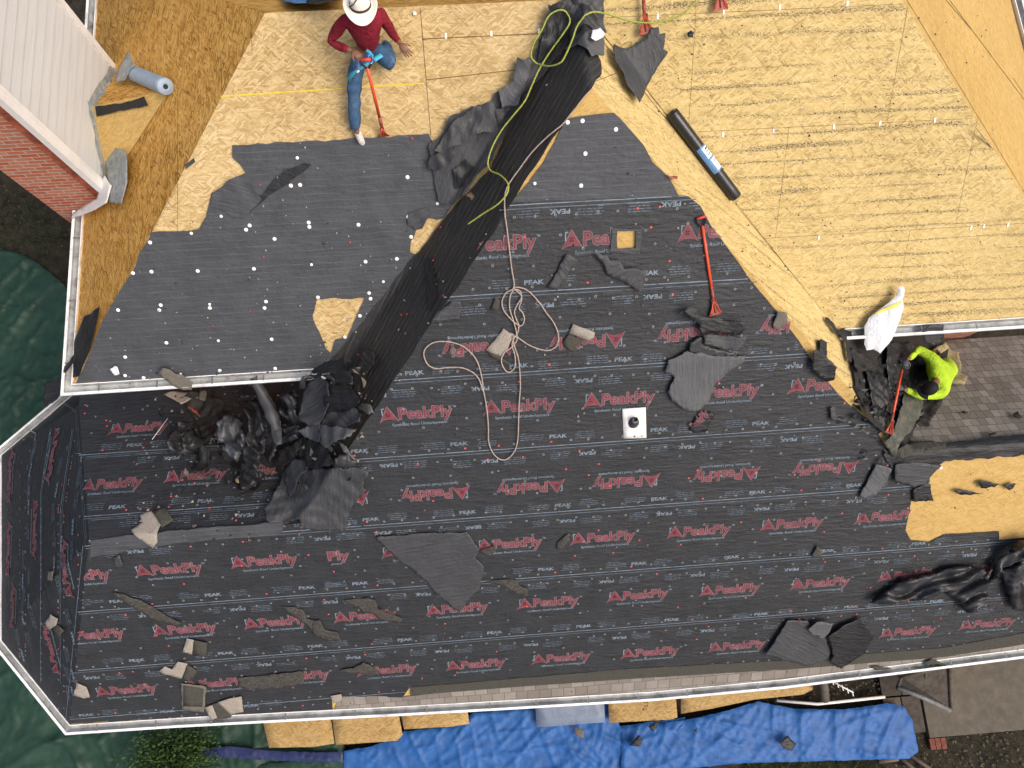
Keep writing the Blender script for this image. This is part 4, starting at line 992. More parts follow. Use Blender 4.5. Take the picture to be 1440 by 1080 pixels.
def bar(name, a, b, r, mat, parent, seg=6): return tube(name, [a, b], r, M[mat], parent, seg)
for a, b in ((ga[0], ga[1]), (ga[1], ga[2]), (ga[0], ga[3])): bar('frame_rail', a, b, .035, 'wood_grey', gt)
bar('frame_rail', (ga[0]+ga[1])/2, (ga[3]+ga[2])/2, .028, 'wood_grey', gt)
mk('gate_panel', [ga[0]-Vector((0, 0, .02)), ga[1]-Vector((0, 0, .02)), ga[2]-Vector((0, 0, .02)), ga[3]-Vector((0, 0, .02))], [(0, 1, 2, 3)], M['wood_dark'], gt)
props(tube('drain_pipe', [onz(1262, 967, .6), onz(1300, 982, .55), onz(1336, 999, .5)], .045, M['pipe'], None, 12), 'grey round pipe lying along the lower edge of the gate', 'pipe')
props(tube('post_stub', [onz(1157, 950, .5), onz(1160, 983, -.05)], [.08, .09], M['concrete'], None, 10), 'short pale stone post standing by the white lattice', 'post')
lt = empty('lattice', tuple(onz(1185, 970, .3)), 'white lattice scrap on the soil under the gutter', 'lattice')
for i in range(5): bar('lattice_slat', onz(1170+i*7, 955+i*4, .3), onz(1172+i*7, 963+i*4, .3), .012, 'trim', lt, 4)
bar('lattice_rail', onz(1168, 957, .31), onz(1200, 974, .31), .016, 'trim', lt, 4)
props(tube('edging_log', [onz(1092, 985, -.15), onz(1150, 990, -.14), onz(1244, 980, -.14)], .03, M['trim'], None, 8), 'long pale edging strip on the soil above the blue tarpaulin', 'edging')
props(tube('edging_stone', [onz(1235, 1070, -.2), onz(1262, 1066, -.2)], .06, M['concrete'], None, 8), 'short pale stone by the grass at the lower right', 'stone')
for i, (a, b) in enumerate((((1262, 1062), (1300, 1095)), ((1274, 1058), (1320, 1090)))):
    props(tube('timber', [onz(*a, -.2), onz(*b, -.2)], .045, M['wood_grey'], None, 4), ('grey timber lying beside the tarpaulin corner', 'grey timber nearer the soil, right of its twin')[i], 'timber', 'timbers at the tarpaulin corner')
# plants
def leaves(n, gen, size, rr):
    vs, fs = [], []
    for _ in range(n):
        p, up_ = gen(rr); d = Vector((rr.gauss(0, 1), rr.gauss(0, 1), rr.gauss(0, .6))).normalized(); w = d.orthogonal().normalized(); l = size*rr.uniform(.6, 1.4); s = len(vs)
        vs += [p, p+d*l*.5+w*l*.28, p+d*l, p+d*l*.5-w*l*.28]; fs.append((s, s+1, s+2, s+3))
    return vs, fs
rr = random.Random(21)
bu = empty('bush', tuple(onz(240, 1068, GZ)), 'leafy green bush growing out beside the green tarpaulin at the bottom edge', 'bush')
bc = onz(243, 1068, .2)
cl = [(bc+Vector((rr.uniform(-.6, .6), rr.uniform(-.55, .42), rr.uniform(-.35, .25))), rr.uniform(.1, .26)) for _ in range(34)]
def gen(rr):
    c, r = rr.choice(cl); return c+Vector((rr.gauss(0, r), rr.gauss(0, r), rr.gauss(0, r*.6))), None
mk('foliage', *leaves(5200, gen, .065, rr), M['leaf'], bu)
sv, sf = [], []
for c, r in cl[:14]:
    v_, f_ = tube_data([Vector((bc.x, bc.y-.1, GZ)), (Vector((bc.x, bc.y, GZ))+c)/2+Vector((0, 0, .1)), c], [.02, .012, .006], 5); k = len(sv); sv += v_; sf += [tuple(i+k for i in f) for f in f_]
mk('stems', sv, sf, M['stem'], bu)
vs, fs = [], []
gp = gxy([(1030, 1140), (1050, 1070), (1130, 1066), (1200, 1068), (1245, 1075), (1250, 1140)])
gp2 = gxy([(1290, 1140), (1290, 1030), (1440, 1015), (1520, 1040), (1520, 1140)])
for poly, n, hh in ((gp, 2600, .16), (gp2, 900, .06), (gxy([(0, 260), (100, 320), (80, 360), (0, 345)]), 500, .06)):
    xs = [p[0] for p in poly]; ys = [p[1] for p in poly]; k = 0
    while k < n:
        x, y = rr.uniform(min(xs), max(xs)), rr.uniform(min(ys), max(ys))
        if not inside(x, y, poly): continue
        k += 1; a = rr.uniform(0, 6.28); h = hh*rr.uniform(.5, 1.3); lx, ly = rr.gauss(0, .5)*h, rr.gauss(0, .5)*h; s = len(vs); w = .006
        vs += [(x-w*math.cos(a), y-w*math.sin(a), GZ), (x+w*math.cos(a), y+w*math.sin(a), GZ), (x+lx, y+ly, GZ+h)]; fs.append((s, s+1, s+2))
props(mk('grass', vs, fs, M['grass']), 'short green grass and weeds at the yard edge', 'grass')['kind'] = 'stuff'
# mulch and leaf litter
vs, fs = [], []
for _ in range(1400):
    x, y = rr.choice(((rr.uniform(-6, -4.2), rr.uniform(-4.0, -2.6)), (rr.uniform(4.6, 8), rr.uniform(-3.6, -2.6)), (rr.uniform(7.7, 11), rr.uniform(-5.6, -4.4)), (rr.uniform(-12, -6), rr.uniform(6, 13))))
    a = rr.uniform(0, 6.28); l = rr.uniform(.02, .06); w = l*rr.uniform(.3, .7); z = gz(x, y)+rr.uniform(0, .03); s = len(vs); c_, s_2 = math.cos(a), math.sin(a)
    vs += [(x, y, z), (x+c_*l, y+s_2*l, z+.01), (x+c_*l-s_2*w, y+s_2*l+c_*w, z), (x-s_2*w, y+c_*w, z+.012)]; fs.append((s, s+1, s+2, s+3))
props(mk('leaf_litter', vs, fs, M['wood_grey']), 'dry leaves and bark chips scattered on dark soil', 'litter')['kind'] = 'stuff'

# ------------------------------------------------------------------ scraps lying on the roof: each one a thing
def scrap(name, pxs, mat, label, cat, amp=.03, seed=1.0, f=4.0, off=.04, res=.038, jag=.022, ang=0.0, pl=None, group=None, crease=.6, thick=.003, edge=.3, smooth=True, sf=None, curl=None, dirn=None):
    if off < .075 and not pl and not sf: off += .022
    if pl: xy = XY(pxs, pl, off); base = lambda x, y: pz(pl, x, y)
    else:
        xy = [tuple(hit(x, y, off, sf)[:2]) for x, y in pxs]; base = sf or roof_z
    cx = sum(p[0] for p in xy)/len(xy); cy = sum(p[1] for p in xy)/len(xy)
    rx = max(math.hypot(p[0]-cx, p[1]-cy) for p in xy); th = seed*2.3; ct, s_t = math.cos(th), math.sin(th)
    cx0 = sum(p[0] for p in xy)/len(xy); cy0 = sum(p[1] for p in xy)/len(xy); rx0 = max(math.hypot(p[0]-cx0, p[1]-cy0) for p in xy)
    ct0, st0 = math.cos(seed*1.3), math.sin(seed*1.3)
    def zf(x, y):
        d = sdist(x, y, xy)
        r = 1-abs(nz(x*f+1, y*f, seed)); n = nz(x*f*.8, y*f*.8, seed+4)
        if curl is not None:
            t = ((x-cx)*ct+(y-cy)*s_t)/rx; q = ((y-cy)*ct-(x-cx)*s_t)/rx
            return base(x, y)+off+amp*(curl*(t*t-.3)*1.4+.35*q*math.sin(seed)+1.0*crump(x, y, f*.9, seed, 3)+.10*n)
        if crease > .9:
            da = dirn if dirn is not None else seed*1.9; cd, sd_ = math.cos(da), math.sin(da); w_ = .25*nz(x*1.5, y*1.5, seed)
            u_, v_ = x*cd+y*sd_+w_, y*cd-x*sd_+w_
            return base(x, y)+off+amp*(1.25*tri(v_*f*.62+.6*nz(u_*1.2, v_*2, seed))+.7*tri(v_*f*1.5+.5*u_+.5*nz(u_*2, v_*3, seed+2))+.7*crump(u_*.6, v_, f*.7, seed, 3))*min(1, d/.05+.45)+amp*.5*n
        t = ((x-cx0)*ct0+(y-cy0)*st0)/rx0; q = ((y-cy0)*ct0-(x-cx0)*st0)/rx0
        return base(x, y)+off+amp*(.55*abs(t-.25*math.sin(seed*5))+.45*abs(q*.8+.4*t-.3*math.cos(seed*3))+.9*crump(x, y, f*.35, seed, 3)+.12*n)
    o = sheet(name, xy, zf, M[mat], None, res, jag, (), uvof(PM, ang), thick=thick, seed=seed, smooth=smooth)
    return props(o, label, cat, group)
def Z(lst, ox, oy, s): return [(ox+x/s, oy+y/s) for x, y in lst]
scrap('felt_scrap', Z([(220, 285), (400, 268), (480, 268), (530, 266), (555, 300), (575, 325), (560, 355), (590, 385), (592, 405), (570, 470), (530, 510), (505, 545), (430, 480), (350, 400), (280, 350)], 440, 640, 2.454), 'scrap', 'large grey lined felt sheet lying flat on the underlayment, tapering to a left point', 'felt scrap', .02, 41, 2.5, ang=-.15)
scrap('felt_scrap', Z([(150, 535), (185, 520), (225, 500), (300, 515), (345, 520), (430, 518), (425, 540), (370, 575), (320, 620), (300, 680), (260, 715), (215, 715), (165, 680), (150, 650), (175, 595), (140, 575)], 880, 300, 2.571), 'scrap_lt', 'broad light grey felt scrap with curled top, below the orange shovel head', 'felt scrap', .05, 42, 2.6, ang=1.5)
scrap('felt_scrap', Z([(215, 350), (255, 358), (270, 380), (330, 385), (415, 400), (420, 430), (405, 445), (330, 438), (280, 440), (265, 450), (262, 410), (190, 370)], 880, 300, 2.571), 'scrap_dk', 'rolled dark felt curl nearest the orange shovel head', 'felt scrap', .12, 43, 4, off=.08, ang=.5)
scrap('felt_scrap', Z([(275, 445), (300, 440), (360, 445), (430, 455), (415, 490), (400, 505), (350, 500), (280, 478)], 880, 300, 2.571), 'scrap', 'curled ribbed felt strip between the dark curl and the broad grey scrap', 'felt scrap', .10, 44, 4, off=.10, ang=.2)
scrap('felt_scrap', Z([(230, 470), (272, 450), (280, 480), (400, 508), (380, 520), (300, 520), (225, 505)], 880, 300, 2.571), 'plastic', 'black hollow fold of felt tucked between curls above the broad grey scrap', 'felt scrap', .05, 45, 4, off=.05)
scrap('felt_scrap', Z([(5, 165), (50, 180), (75, 170), (110, 150), (135, 105), (160, 105), (165, 130), (185, 125), (178, 180), (195, 190), (150, 260), (125, 300), (95, 368), (80, 340), (50, 300), (30, 250), (8, 215)], 860, 0, 2.483), 'scrap', 'ragged grey felt scrap with a downward point, on pale boards below the small red shovel', 'felt scrap', .05, 46, 2.5, ang=1.3, off=.06)
scrap('felt_scrap', Z([(262, 120), (275, 110), (286, 118), (282, 134), (268, 135)], 860, 0, 2.483), 'scrap_dk', 'tiny dark felt tag on pale boards right of the ragged scrap', 'felt scrap', .02, 47)
scrap('felt_scrap', Z([(185, 612), (205, 618), (230, 618), (228, 628), (205, 626)], 860, 0, 2.483), 'rust', 'small brown sliver on the boards above the upper felt corner', 'sliver', .02, 48)
scrap('felt_scrap', Z([(805, 145), (860, 30), (915, 50), (900, 90), (860, 140), (820, 150)], 880, 640, 2.455), 'scrap_lt', 'leaf shaped grey felt scrap pointing down left, near the valley bottom', 'felt scrap', .03, 49, 3, ang=.8)
scrap('felt_scrap', Z([(925, 35), (1000, 25), (1085, 40), (1050, 70), (1045, 95), (985, 110), (925, 95)], 880, 640, 2.455), 'scrap', 'grey felt scrap across the top edge of the exposed right boards', 'felt scrap', .04, 50, 3)
scrap('felt_scrap', Z([(990, 120), (1045, 98), (1062, 158), (990, 160)], 880, 640, 2.455), 'scrap_dk', 'dark felt tab at the left edge of the exposed right boards', 'felt scrap', .02, 51)
scrap('felt_scrap', Z([(1212, 95), (1225, 88), (1290, 100), (1270, 112), (1225, 115)], 880, 640, 2.455), 'scrap_dk', 'dark sliver on the exposed right boards, uppermost and widest of the slivers there', 'sliver', .03, 52)
scrap('felt_scrap', Z([(1128, 125), (1150, 118), (1232, 135), (1160, 138)], 880, 640, 2.455), 'scrap_dk', 'long thin dark sliver on the exposed right boards, left of the widest one', 'sliver', .03, 53)
scrap('felt_scrap', Z([(1303, 105), (1345, 98), (1335, 115), (1322, 122)], 880, 640, 2.455), 'scrap_dk', 'small dark curl rightmost on the exposed right boards', 'sliver', .03, 54)
scrap('felt_scrap', Z([(640, 350), (660, 312), (675, 335), (675, 360)], 880, 640, 2.455), 'gr_d', 'small pointed shingle bit on the seam above the lower right print rows', 'shingle bit', .02, 55)
scrap('felt_scrap', Z([(475, 690), (510, 640), (555, 570), (625, 572), (640, 600), (690, 630), (705, 680), (700, 700), (635, 728), (600, 722)], 880, 640, 2.455), 'scrap', 'grey folded felt sheet near the eave, left part of the lower right heap', 'felt scrap', .06, 56, 2.4, ang=.6)
scrap('felt_scrap', Z([(625, 600), (655, 575), (710, 580), (700, 610), (680, 632), (640, 620)], 880, 640, 2.455), 'scrap_lt', 'small light grey felt square on top of the lower right heap', 'felt scrap', .05, 57, 3, off=.11)
scrap('felt_scrap', Z([(690, 625), (740, 590), (810, 560), (850, 620), (820, 680), (780, 710), (740, 738), (700, 715), (712, 690), (700, 655)], 880, 640, 2.455), 'scrap_dk', 'dark ragged felt sheet near the eave, right part of the lower right heap', 'felt scrap', .07, 58, 2.6, ang=.3, off=.06)
scrap('felt_scrap', Z([(842, 732), (865, 728), (912, 735), (905, 750), (850, 757), (838, 750)], 880, 640, 2.455), 'gr_d', 'flat dark shingle bit on the pale starter row by the gutter, left of two', 'shingle bit', .02, 59)
scrap('felt_scrap', Z([(1025, 720), (1060, 703), (1052, 735), (1025, 740)], 880, 640, 2.455), 'gr_d', 'flat dark shingle bit on the pale starter row by the gutter, right of two', 'shingle bit', .02, 60)
scrap('felt_scrap', Z([(988, 317), (1070, 175), (1085, 180), (1118, 205), (1030, 330), (1000, 320)], 440, 300, 3), 'scrap', 'grey rectangular felt strip tilted right, just left of the bent strip below the cut-out', 'felt scrap', .03, 61, 3, ang=.9)
scrap('felt_scrap', Z([(1170, 168), (1240, 180), (1250, 205), (1290, 205), (1310, 240), (1400, 245), (1395, 300), (1380, 340), (1330, 310), (1240, 260), (1220, 215)], 440, 300, 3), 'scrap', 'bent grey felt strip below the square cut-out', 'felt scrap', .05, 62, 4, ang=-.4)
scrap('felt_scrap', Z([(495, 470), (520, 425), (585, 370), (625, 375), (620, 455), (560, 455), (540, 465), (510, 460)], 440, 300, 3), 'scrap', 'torn grey felt piece beside the lower valley, left of the rope coils', 'felt scrap', .02, 63, 3)
scrap('felt_scrap', Z([(750, 408), (770, 352), (790, 370), (785, 400), (770, 412)], 440, 300, 3), 'gr_d', 'narrow dark shingle bit left of the rope loops', 'shingle bit', .02, 64)
scrap('felt_scrap', Z([(575, 585), (585, 565), (605, 575), (600, 598), (580, 600)], 440, 300, 3), 'gr_m', 'tiny brown shingle crumb inside the left rope loop', 'shingle bit', .02, 65)
scrap('felt_scrap', Z([(230, 785), (255, 740), (310, 720), (322, 728), (290, 790), (250, 795)], 880, 300, 2.571), 'scrap_dk', 'small black underlayment offcut right of the pipe boot', 'offcut', .02, 66)
cut = [o for o in C.objects if o.get('label', '').startswith('small black underlayment offcut')][0]
pc = Print(roof_z, .075); d_ = Vector((.62, .60, .5)).normalized(); q_ = Vector((-.60, .62, .5)).normalized()
pc.add(*fit(tpo, 0, .30, 0, .13, tp[0]), 1, hit(974, 607), d_, q_); pc.add(*fit(tp, 0, .30, 0, .13), 0, hit(974, 607), d_, q_); pc.build('printed_lettering', cut)
scrap('felt_scrap', Z([(530, 405), (545, 358), (580, 362), (582, 395), (560, 415), (535, 418)], 880, 300, 2.571), 'gr_m', 'brownish grey shingle piece on the felt edge above the white bag side of the valley', 'shingle bit', .02, 67)
scrap('felt_scrap', Z([(665, 505), (690, 500), (720, 520), (755, 560), (750, 605), (720, 612), (690, 590), (668, 570)], 880, 300, 2.571), 'scrap_dk', 'crumpled dark felt bunch on the right hip edge', 'felt scrap', .09, 68, 6, off=.05)
scrap('felt_scrap', Z([(695, 510), (700, 455), (725, 468), (722, 512)], 880, 300, 2.571), 'scrap_dk', 'upright dark felt tag on the board strip above the crumpled bunch', 'felt scrap', .03, 69)
scrap('felt_scrap', Z([(735, 705), (752, 700), (765, 740), (800, 745), (790, 760), (740, 750)], 880, 300, 2.571), 'scrap', 'small grey shred left of the valley mouth', 'felt scrap', .03, 70)
scrap('felt_scrap', Z([(1070, 430), (1090, 408), (1145, 405), (1148, 445), (1130, 480), (1110, 482), (1080, 470)], 880, 300, 2.571), 'scrap_dk', 'black felt tab hanging over the right gutter beside the white bag', 'felt scrap', .03, 71, off=.09, pl=PR)
scrap('felt_scrap', Z([(490, 648), (500, 650), (510, 680), (488, 687), (472, 662)], 0, 300, 3), 'bag', 'small crinkled white wrapper near the lower left felt corner', 'wrapper', .05, 72, 8)
scrap('felt_scrap', Z([(265, 660), (318, 595), (315, 625), (280, 675), (262, 672)], 0, 300, 3), 'scrap_dk', 'black felt tongue hanging over the left gutter corner', 'felt scrap', .03, 73, off=.12, pl=PWL)
scrap('felt_scrap', Z([(195, 720), (265, 690), (268, 740), (250, 780), (200, 820), (185, 800)], 0, 300, 3), 'scrap_dk', 'black felt rag draped over the bay gutter below the roof corner', 'felt scrap', .05, 74, off=.10, pl=(2.5, 0, 0))
scrap('shingle_piece', Z([(672, 680), (690, 655), (760, 680), (820, 715), (812, 745), (760, 742), (715, 715)], 0, 300, 3), 'gr_m', 'dark grey shingle tongue lying across the upper left gutter', 'shingle', .03, 75, off=.14, pl=PL)
scrap('felt_scrap', Z([(1085, 680), (1095, 700), (1125, 740), (1160, 800), (1190, 880), (1200, 960), (1180, 985), (1160, 900), (1120, 800), (1095, 750), (1075, 710)], 0, 300, 3), 'scrap_lt', 'long rolled felt tube hanging from the upper gutter over the debris pile', 'felt scrap', .12, 76, 3, off=.9, pl=PN1)
def tubescrap(name, pts, r, mat, label, cat, flat_=.6):
    P = catmull([hit(x, y, o_) for x, y, o_ in pts], 5); n = len(P)
    rs = [r*(.7+.35*math.sin(math.pi*i/(n-1))+.3*nz(i*.5, 3)) for i in range(n)]
    vs, fs = tube_data(P, rs, 16, False)
    vs = [v+noise.noise_vector(v*7)*.03 for v in vs]; fs = [f for k_, f in enumerate(fs) if k_ % 16 not in (0, 1)]; return props(mk(name, vs, fs, M[mat], smooth=True), label, cat)
# shingle pieces and flat marks of granule dust: [outline, material, second outline, material]
def piece(label, polys, seed, off=.062, group=None):
    r0 = None
    for i, (pts, mat) in enumerate(polys):
        xy = [tuple(hit(x, y, off)[:2]) for x, y in pts]
        zf = lambda x, y, i=i: roof_z(x, y)+off+.012*i+.02*(nz(x*3, y*3, seed)+.3)
        if i == 0:
            r0 = sheet('shingle_piece', xy, zf, M[mat], None, .05, .02, (), thick=.002, seed=seed+i*.1); props(r0, label, 'shingle', group)  # pieces in 'dust' are flat granule dust marks, not shingles
        else: sheet('torn_layer', xy, zf, M[mat], r0, .08, .006, (), thick=.004, seed=seed+i*.1)
z1 = lambda l: Z(l, 0, 640, 2.454); z2 = lambda l: Z(l, 440, 640, 2.454); z5 = lambda l: Z(l, 440, 300, 3)
piece('pale folded shingle bundle on the grey ridge strip', [(z1([(452, 258), (490, 232), (482, 205), (525, 192), (556, 240), (545, 300), (530, 322), (490, 295)]), 'gr_l'), (z1([(525, 192), (575, 180), (600, 225), (560, 250), (548, 225)]), 'gr_d')], 81)
piece('small pale shingle square on the left bay slope', [(z1([(152, 580), (175, 548), (200, 565), (190, 602), (168, 600)]), 'gr_l'), (z1([(178, 600), (200, 585), (222, 605), (205, 630)]), 'gr_d')], 82)
piece('pale and dark shingle square in the second print row from the eave', [(z1([(630, 680), (645, 632), (672, 638), (665, 690)]), 'gr_l'), (z1([(665, 690), (672, 638), (718, 648), (712, 695)]), 'gr_d')], 83)
piece('hooked pale shingle scrap above the eave shingle pair', [(z1([(548, 745), (570, 728), (595, 740), (615, 712), (650, 720), (628, 772), (600, 765), (570, 758)]), 'gr_l'), (z1([(628, 772), (650, 722), (682, 745), (660, 780)]), 'gr_d')], 84)
piece('black square shingle with pale rim near the eave', [(z1([(625, 785), (712, 800), (705, 888), (628, 880)]), 'gr_m'), (z1([(635, 795), (704, 808), (700, 868), (634, 866)]), 'gr_d')], 85)
piece('shingle with a pale end lying on the gutter side of the black square', [(z1([(708, 870), (755, 855), (800, 885), (798, 905), (750, 912), (730, 915)]), 'gr_d'), (z1([(752, 852), (800, 838), (835, 832), (842, 885), (795, 895)]), 'gr_l'), (z1([(708, 870), (735, 862), (752, 905), (730, 915)]), 'gr_l')], 86)
piece('pinkish grey shingle flake at the far left print row', [(z1([(255, 830), (265, 785), (300, 800), (312, 835), (290, 840)]), 'gr_l')], 87)
piece('long flat granule dust mark covering the lower left print', [(z1([(822, 768), (1045, 748), (1048, 785), (1000, 800), (860, 812), (822, 795)]), 'dust')], 88)
piece('pale grey shingle tab under the rope loops', [(z5([(728, 580), (805, 485), (850, 510), (800, 610)]), 'gr_l'), (z5([(728, 580), (790, 605), (840, 640), (820, 640), (760, 612)]), 'gr_d')], 89)
piece('square shingle with a pale top layer, right of the rope loops', [(z5([(1055, 545), (1080, 510), (1145, 535), (1105, 585), (1080, 580)]), 'gr_d'), (z5([(1080, 508), (1098, 468), (1190, 505), (1185, 525), (1165, 540)]), 'gr_l')], 90)
piece('stepped granule dust mark across the fourth print row', [(z2([(105, 500), (190, 492), (215, 500), (225, 530), (262, 545), (310, 565), (300, 580), (235, 570), (200, 545), (170, 540)]), 'dust')], 91)
piece('stepped granule dust mark at the left of the stepped pair', [(z2([(0, 572), (25, 570), (40, 600), (90, 615), (95, 645), (50, 640), (0, 620)]), 'dust')], 92)
piece('brown granule dust mark beside the centre seam', [(z2([(598, 438), (650, 430), (705, 430), (712, 450), (740, 460), (742, 488), (700, 478), (650, 450)]), 'dust')], 93)
piece('grey granule dust mark beside the third row print', [(z2([(572, 330), (600, 322), (628, 312), (632, 335), (600, 348)]), 'dust')], 94)
piece('grey translucent dust mark right of centre row', [(z2([(845, 300), (880, 272), (888, 290), (862, 325), (842, 325)]), 'dust')], 95)
piece('long thin granule dust streak on the left print rows', [(z1([(385, 475), (430, 480), (500, 510), (560, 545), (628, 580), (610, 588), (540, 575), (480, 540), (420, 500)]), 'dust')], 96)
piece('pale granule dust mark near the left lower prints', [(z1([(968, 520), (1040, 530), (1060, 565), (1105, 575), (1110, 610), (1170, 625), (1178, 640), (1100, 630), (1060, 590), (1000, 550)]), 'dust')], 97)
piece('shingle tab beside the left bay hip', [(z1([(165, 400), (185, 400), (180, 432), (162, 430)]), 'gr_m')], 98)
piece('small shingle tab leaning at the bottom left print', [(z1([(1140, 830), (1178, 825), (1178, 850), (1150, 855)]), 'gr_l')], 99)
piece('dark felt shred at the ridge strip left end', [(z1([(385, 355), (415, 345), (425, 385), (400, 395)]), 'scrap')], 100)
piece('sheer brown dust mark on the eave print row, left of the starter shingles', [(z2([(80, 745), (140, 735), (175, 715), (215, 735), (230, 760), (150, 755)]), 'dust')], 101)
for i, (x, y, lab) in enumerate(((1043, 790, 'a')),) if False else []: pass
# crumpled black plastic at the right
CR = [([(820, 510), (870, 480), (940, 430), (1000, 415), (1060, 405), (1120, 385), (1180, 380), (1225, 395), (1235, 430), (1240, 470), (1200, 540), (1160, 545), (1130, 500), (1090, 470), (1030, 500), (960, 500), (900, 515)], 'plastic', 'long wing of crumpled black plastic underlayment pointing left', .14),
 ([(1235, 430), (1250, 380), (1290, 330), (1330, 295), (1375, 290), (1440, 300), (1440, 340), (1380, 340), (1320, 370), (1270, 400), (1245, 440)], 'plastic', 'twisted black plastic rope-like fold rising to the right frame edge', .20),
 ([(1290, 400), (1375, 350), (1440, 350), (1440, 520), (1375, 540), (1320, 530), (1300, 470)], 'plastic', 'crumpled black plastic sheet with red print at the right frame edge', .12)]
for i, (pts, m_, lab, amp) in enumerate(CR):
    scrap('plastic_sheet', Z(pts, 880, 640, 2.455), m_, lab, 'plastic sheet', amp, 110+i, 5, .04, .035, .02, crease=.95, dirn=(.25, .85, 1.9)[i], edge=.1)
# ------------------------------------------------------------------ debris pile in the low valley
zz = lambda l: Z(l, 200, 480, 3.856)
low = (3.95, .25, -.1)
PILE = [
 ([(180, 540), (215, 480), (250, 460), (300, 470), (310, 520), (340, 545), (300, 600), (255, 620), (210, 600)], 'plastic', 'shiny black crumpled plastic bunch, leftmost in the debris pile', .22, .10),
 ([(270, 690), (290, 640), (330, 570), (365, 600), (350, 680), (310, 700)], 'scrap_dk', 'dark felt slab standing behind the leftmost plastic bunch', .12, .12),
 ([(240, 330), (310, 300), (420, 330), (440, 400), (400, 500), (340, 540), (300, 430)], 'tar', 'black felt sheet in the shade under the upper gutter', .14, .10),
 ([(430, 500), (500, 420), (545, 445), (560, 490), (585, 520), (570, 600), (540, 640), (490, 620), (480, 560), (440, 560)], 'plastic_gr', 'silvery grey crumpled plastic in the middle of the debris pile', .20, .28),
 ([(575, 370), (660, 375), (690, 450), (680, 560), (650, 640), (640, 740), (590, 790), (560, 740), (570, 600), (600, 500)], 'plastic', 'long black plastic swag with pale tape lines hanging down the middle of the pile', .16, .35),
 ([(500, 760), (545, 700), (600, 730), (640, 700), (650, 760), (600, 810), (540, 800)], 'scrap_dk', 'dark crumpled tail at the bottom of the plastic swag', .14, .12),
 ([(515, 750), (540, 725), (580, 718), (600, 735), (560, 758), (530, 768)], 'foam', 'small yellowish crumpled paper at the bottom of the debris pile', .06, .24),
 ([(770, 300), (850, 280), (860, 400), (880, 440), (820, 450), (770, 410)], 'plastic', 'black shredded plastic behind the rolled tube', .20, .30),
 ([(870, 330), (900, 240), (960, 190), (1010, 240), (1010, 330), (980, 400), (950, 440), (900, 450), (860, 420)], 'scrap', 'upright ribbed felt sheet leaning against the gutter end', .12, .50),
 ([(1010, 240), (1130, 240), (1180, 330), (1130, 370), (1000, 385)], 'scrap_dk', 'dark smooth felt sheet under the end of the upper gutter', .10, .42),
 ([(970, 450), (1000, 400), (1080, 380), (1150, 365), (1185, 400), (1180, 440), (1080, 465)], 'scrap', 'curled grey felt roll, upper of the stacked curls at the pile right side', .16, .35),
 ([(855, 495), (900, 460), (960, 445), (965, 550), (920, 530), (880, 515)], 'scrap_lt', 'light grey pointed felt curl left of the stacked curls', .10, .36),
 ([(960, 500), (975, 460), (1080, 470), (1150, 475), (1110, 520), (1050, 550), (1005, 580), (965, 545)], 'scrap_lt', 'broad light grey felt curl, lower of the stacked curls at the pile right side', .14, .34),
 ([(780, 590), (860, 520), (930, 540), (1000, 600), (1030, 660), (960, 690), (900, 680), (870, 620), (820, 600)], 'scrap_dk', 'dark arched felt piece beneath the light curls', .14, .20),
 ([(1065, 550), (1090, 560), (1160, 640), (1155, 655), (1120, 635)], 'scrap_lt', 'thin grey felt blade sticking out to the right of the pile', .05, .12),
 ([(1165, 355), (1190, 325), (1240, 350), (1258, 392), (1230, 398), (1200, 380)], 'scrap_lt', 'small light grey felt leaf right of the stacked curls', .03, .08),
 ([(770, 470), (850, 460), (850, 530), (800, 545), (765, 545)], 'plastic', 'black plastic piece with printed lines beside the rolled tube', .08, .32),
 ([(860, 260), (880, 200), (940, 185), (1040, 190), (1045, 235), (960, 190), (900, 215), (880, 260)], 'plastic', 'glossy black film bunched at the gutter end', .10, .55),
 ([(930, 170), (1000, 120), (1100, 100), (1110, 130), (1060, 155), (1140, 190), (1140, 230), (1050, 235), (1040, 185), (960, 180)], 'scrap_dk', 'black felt scraps lying over the gutter end and valley', .10, .62),
 ([(1140, 190), (1180, 110), (1200, 50), (1250, 60), (1255, 110), (1210, 180), (1180, 240), (1140, 270)], 'felt_dark', 'dark torn felt tongue lying down the valley', .06, .12),
 ([(690, 910), (750, 810), (780, 720), (900, 700), (1100, 700), (1190, 700), (1220, 725), (1190, 760), (1195, 830), (1130, 880), (1100, 960), (1100, 1010), (960, 1020), (870, 1000), (860, 960), (780, 985), (700, 960)], 'scrap', 'very large ribbed grey felt sheet spilling from the pile over the ridge', .09, .10),
 ([(780, 700), (830, 640), (880, 640), (900, 690), (850, 760), (800, 840), (780, 800)], 'scrap', 'narrow ribbed felt strip at the upper left of the very large sheet', .10, .16),
 ([(430, 590), (480, 560), (500, 640), (545, 690), (520, 700), (450, 640)], 'tar', 'brown black rag left of the silvery plastic', .10, .15),
 ([(680, 480), (730, 500), (735, 590), (700, 650), (670, 600)], 'plastic', 'black ribbed plastic slip between swag and tube', .12, .30),
 ([(560, 300), (640, 290), (700, 330), (640, 350), (575, 330)], 'plastic', 'black film crumpled under the gutter above the swag', .10, .30),
 ([(740, 590), (860, 545), (830, 620), (760, 680), (720, 650)], 'tar', 'black shredded scraps at the foot of the rolled tube', .12, .16),
 ([(1030, 655), (1100, 620), (1160, 650), (1150, 690), (1050, 695)], 'plastic', 'glossy black shreds under the right side of the pile', .08, .10),
]
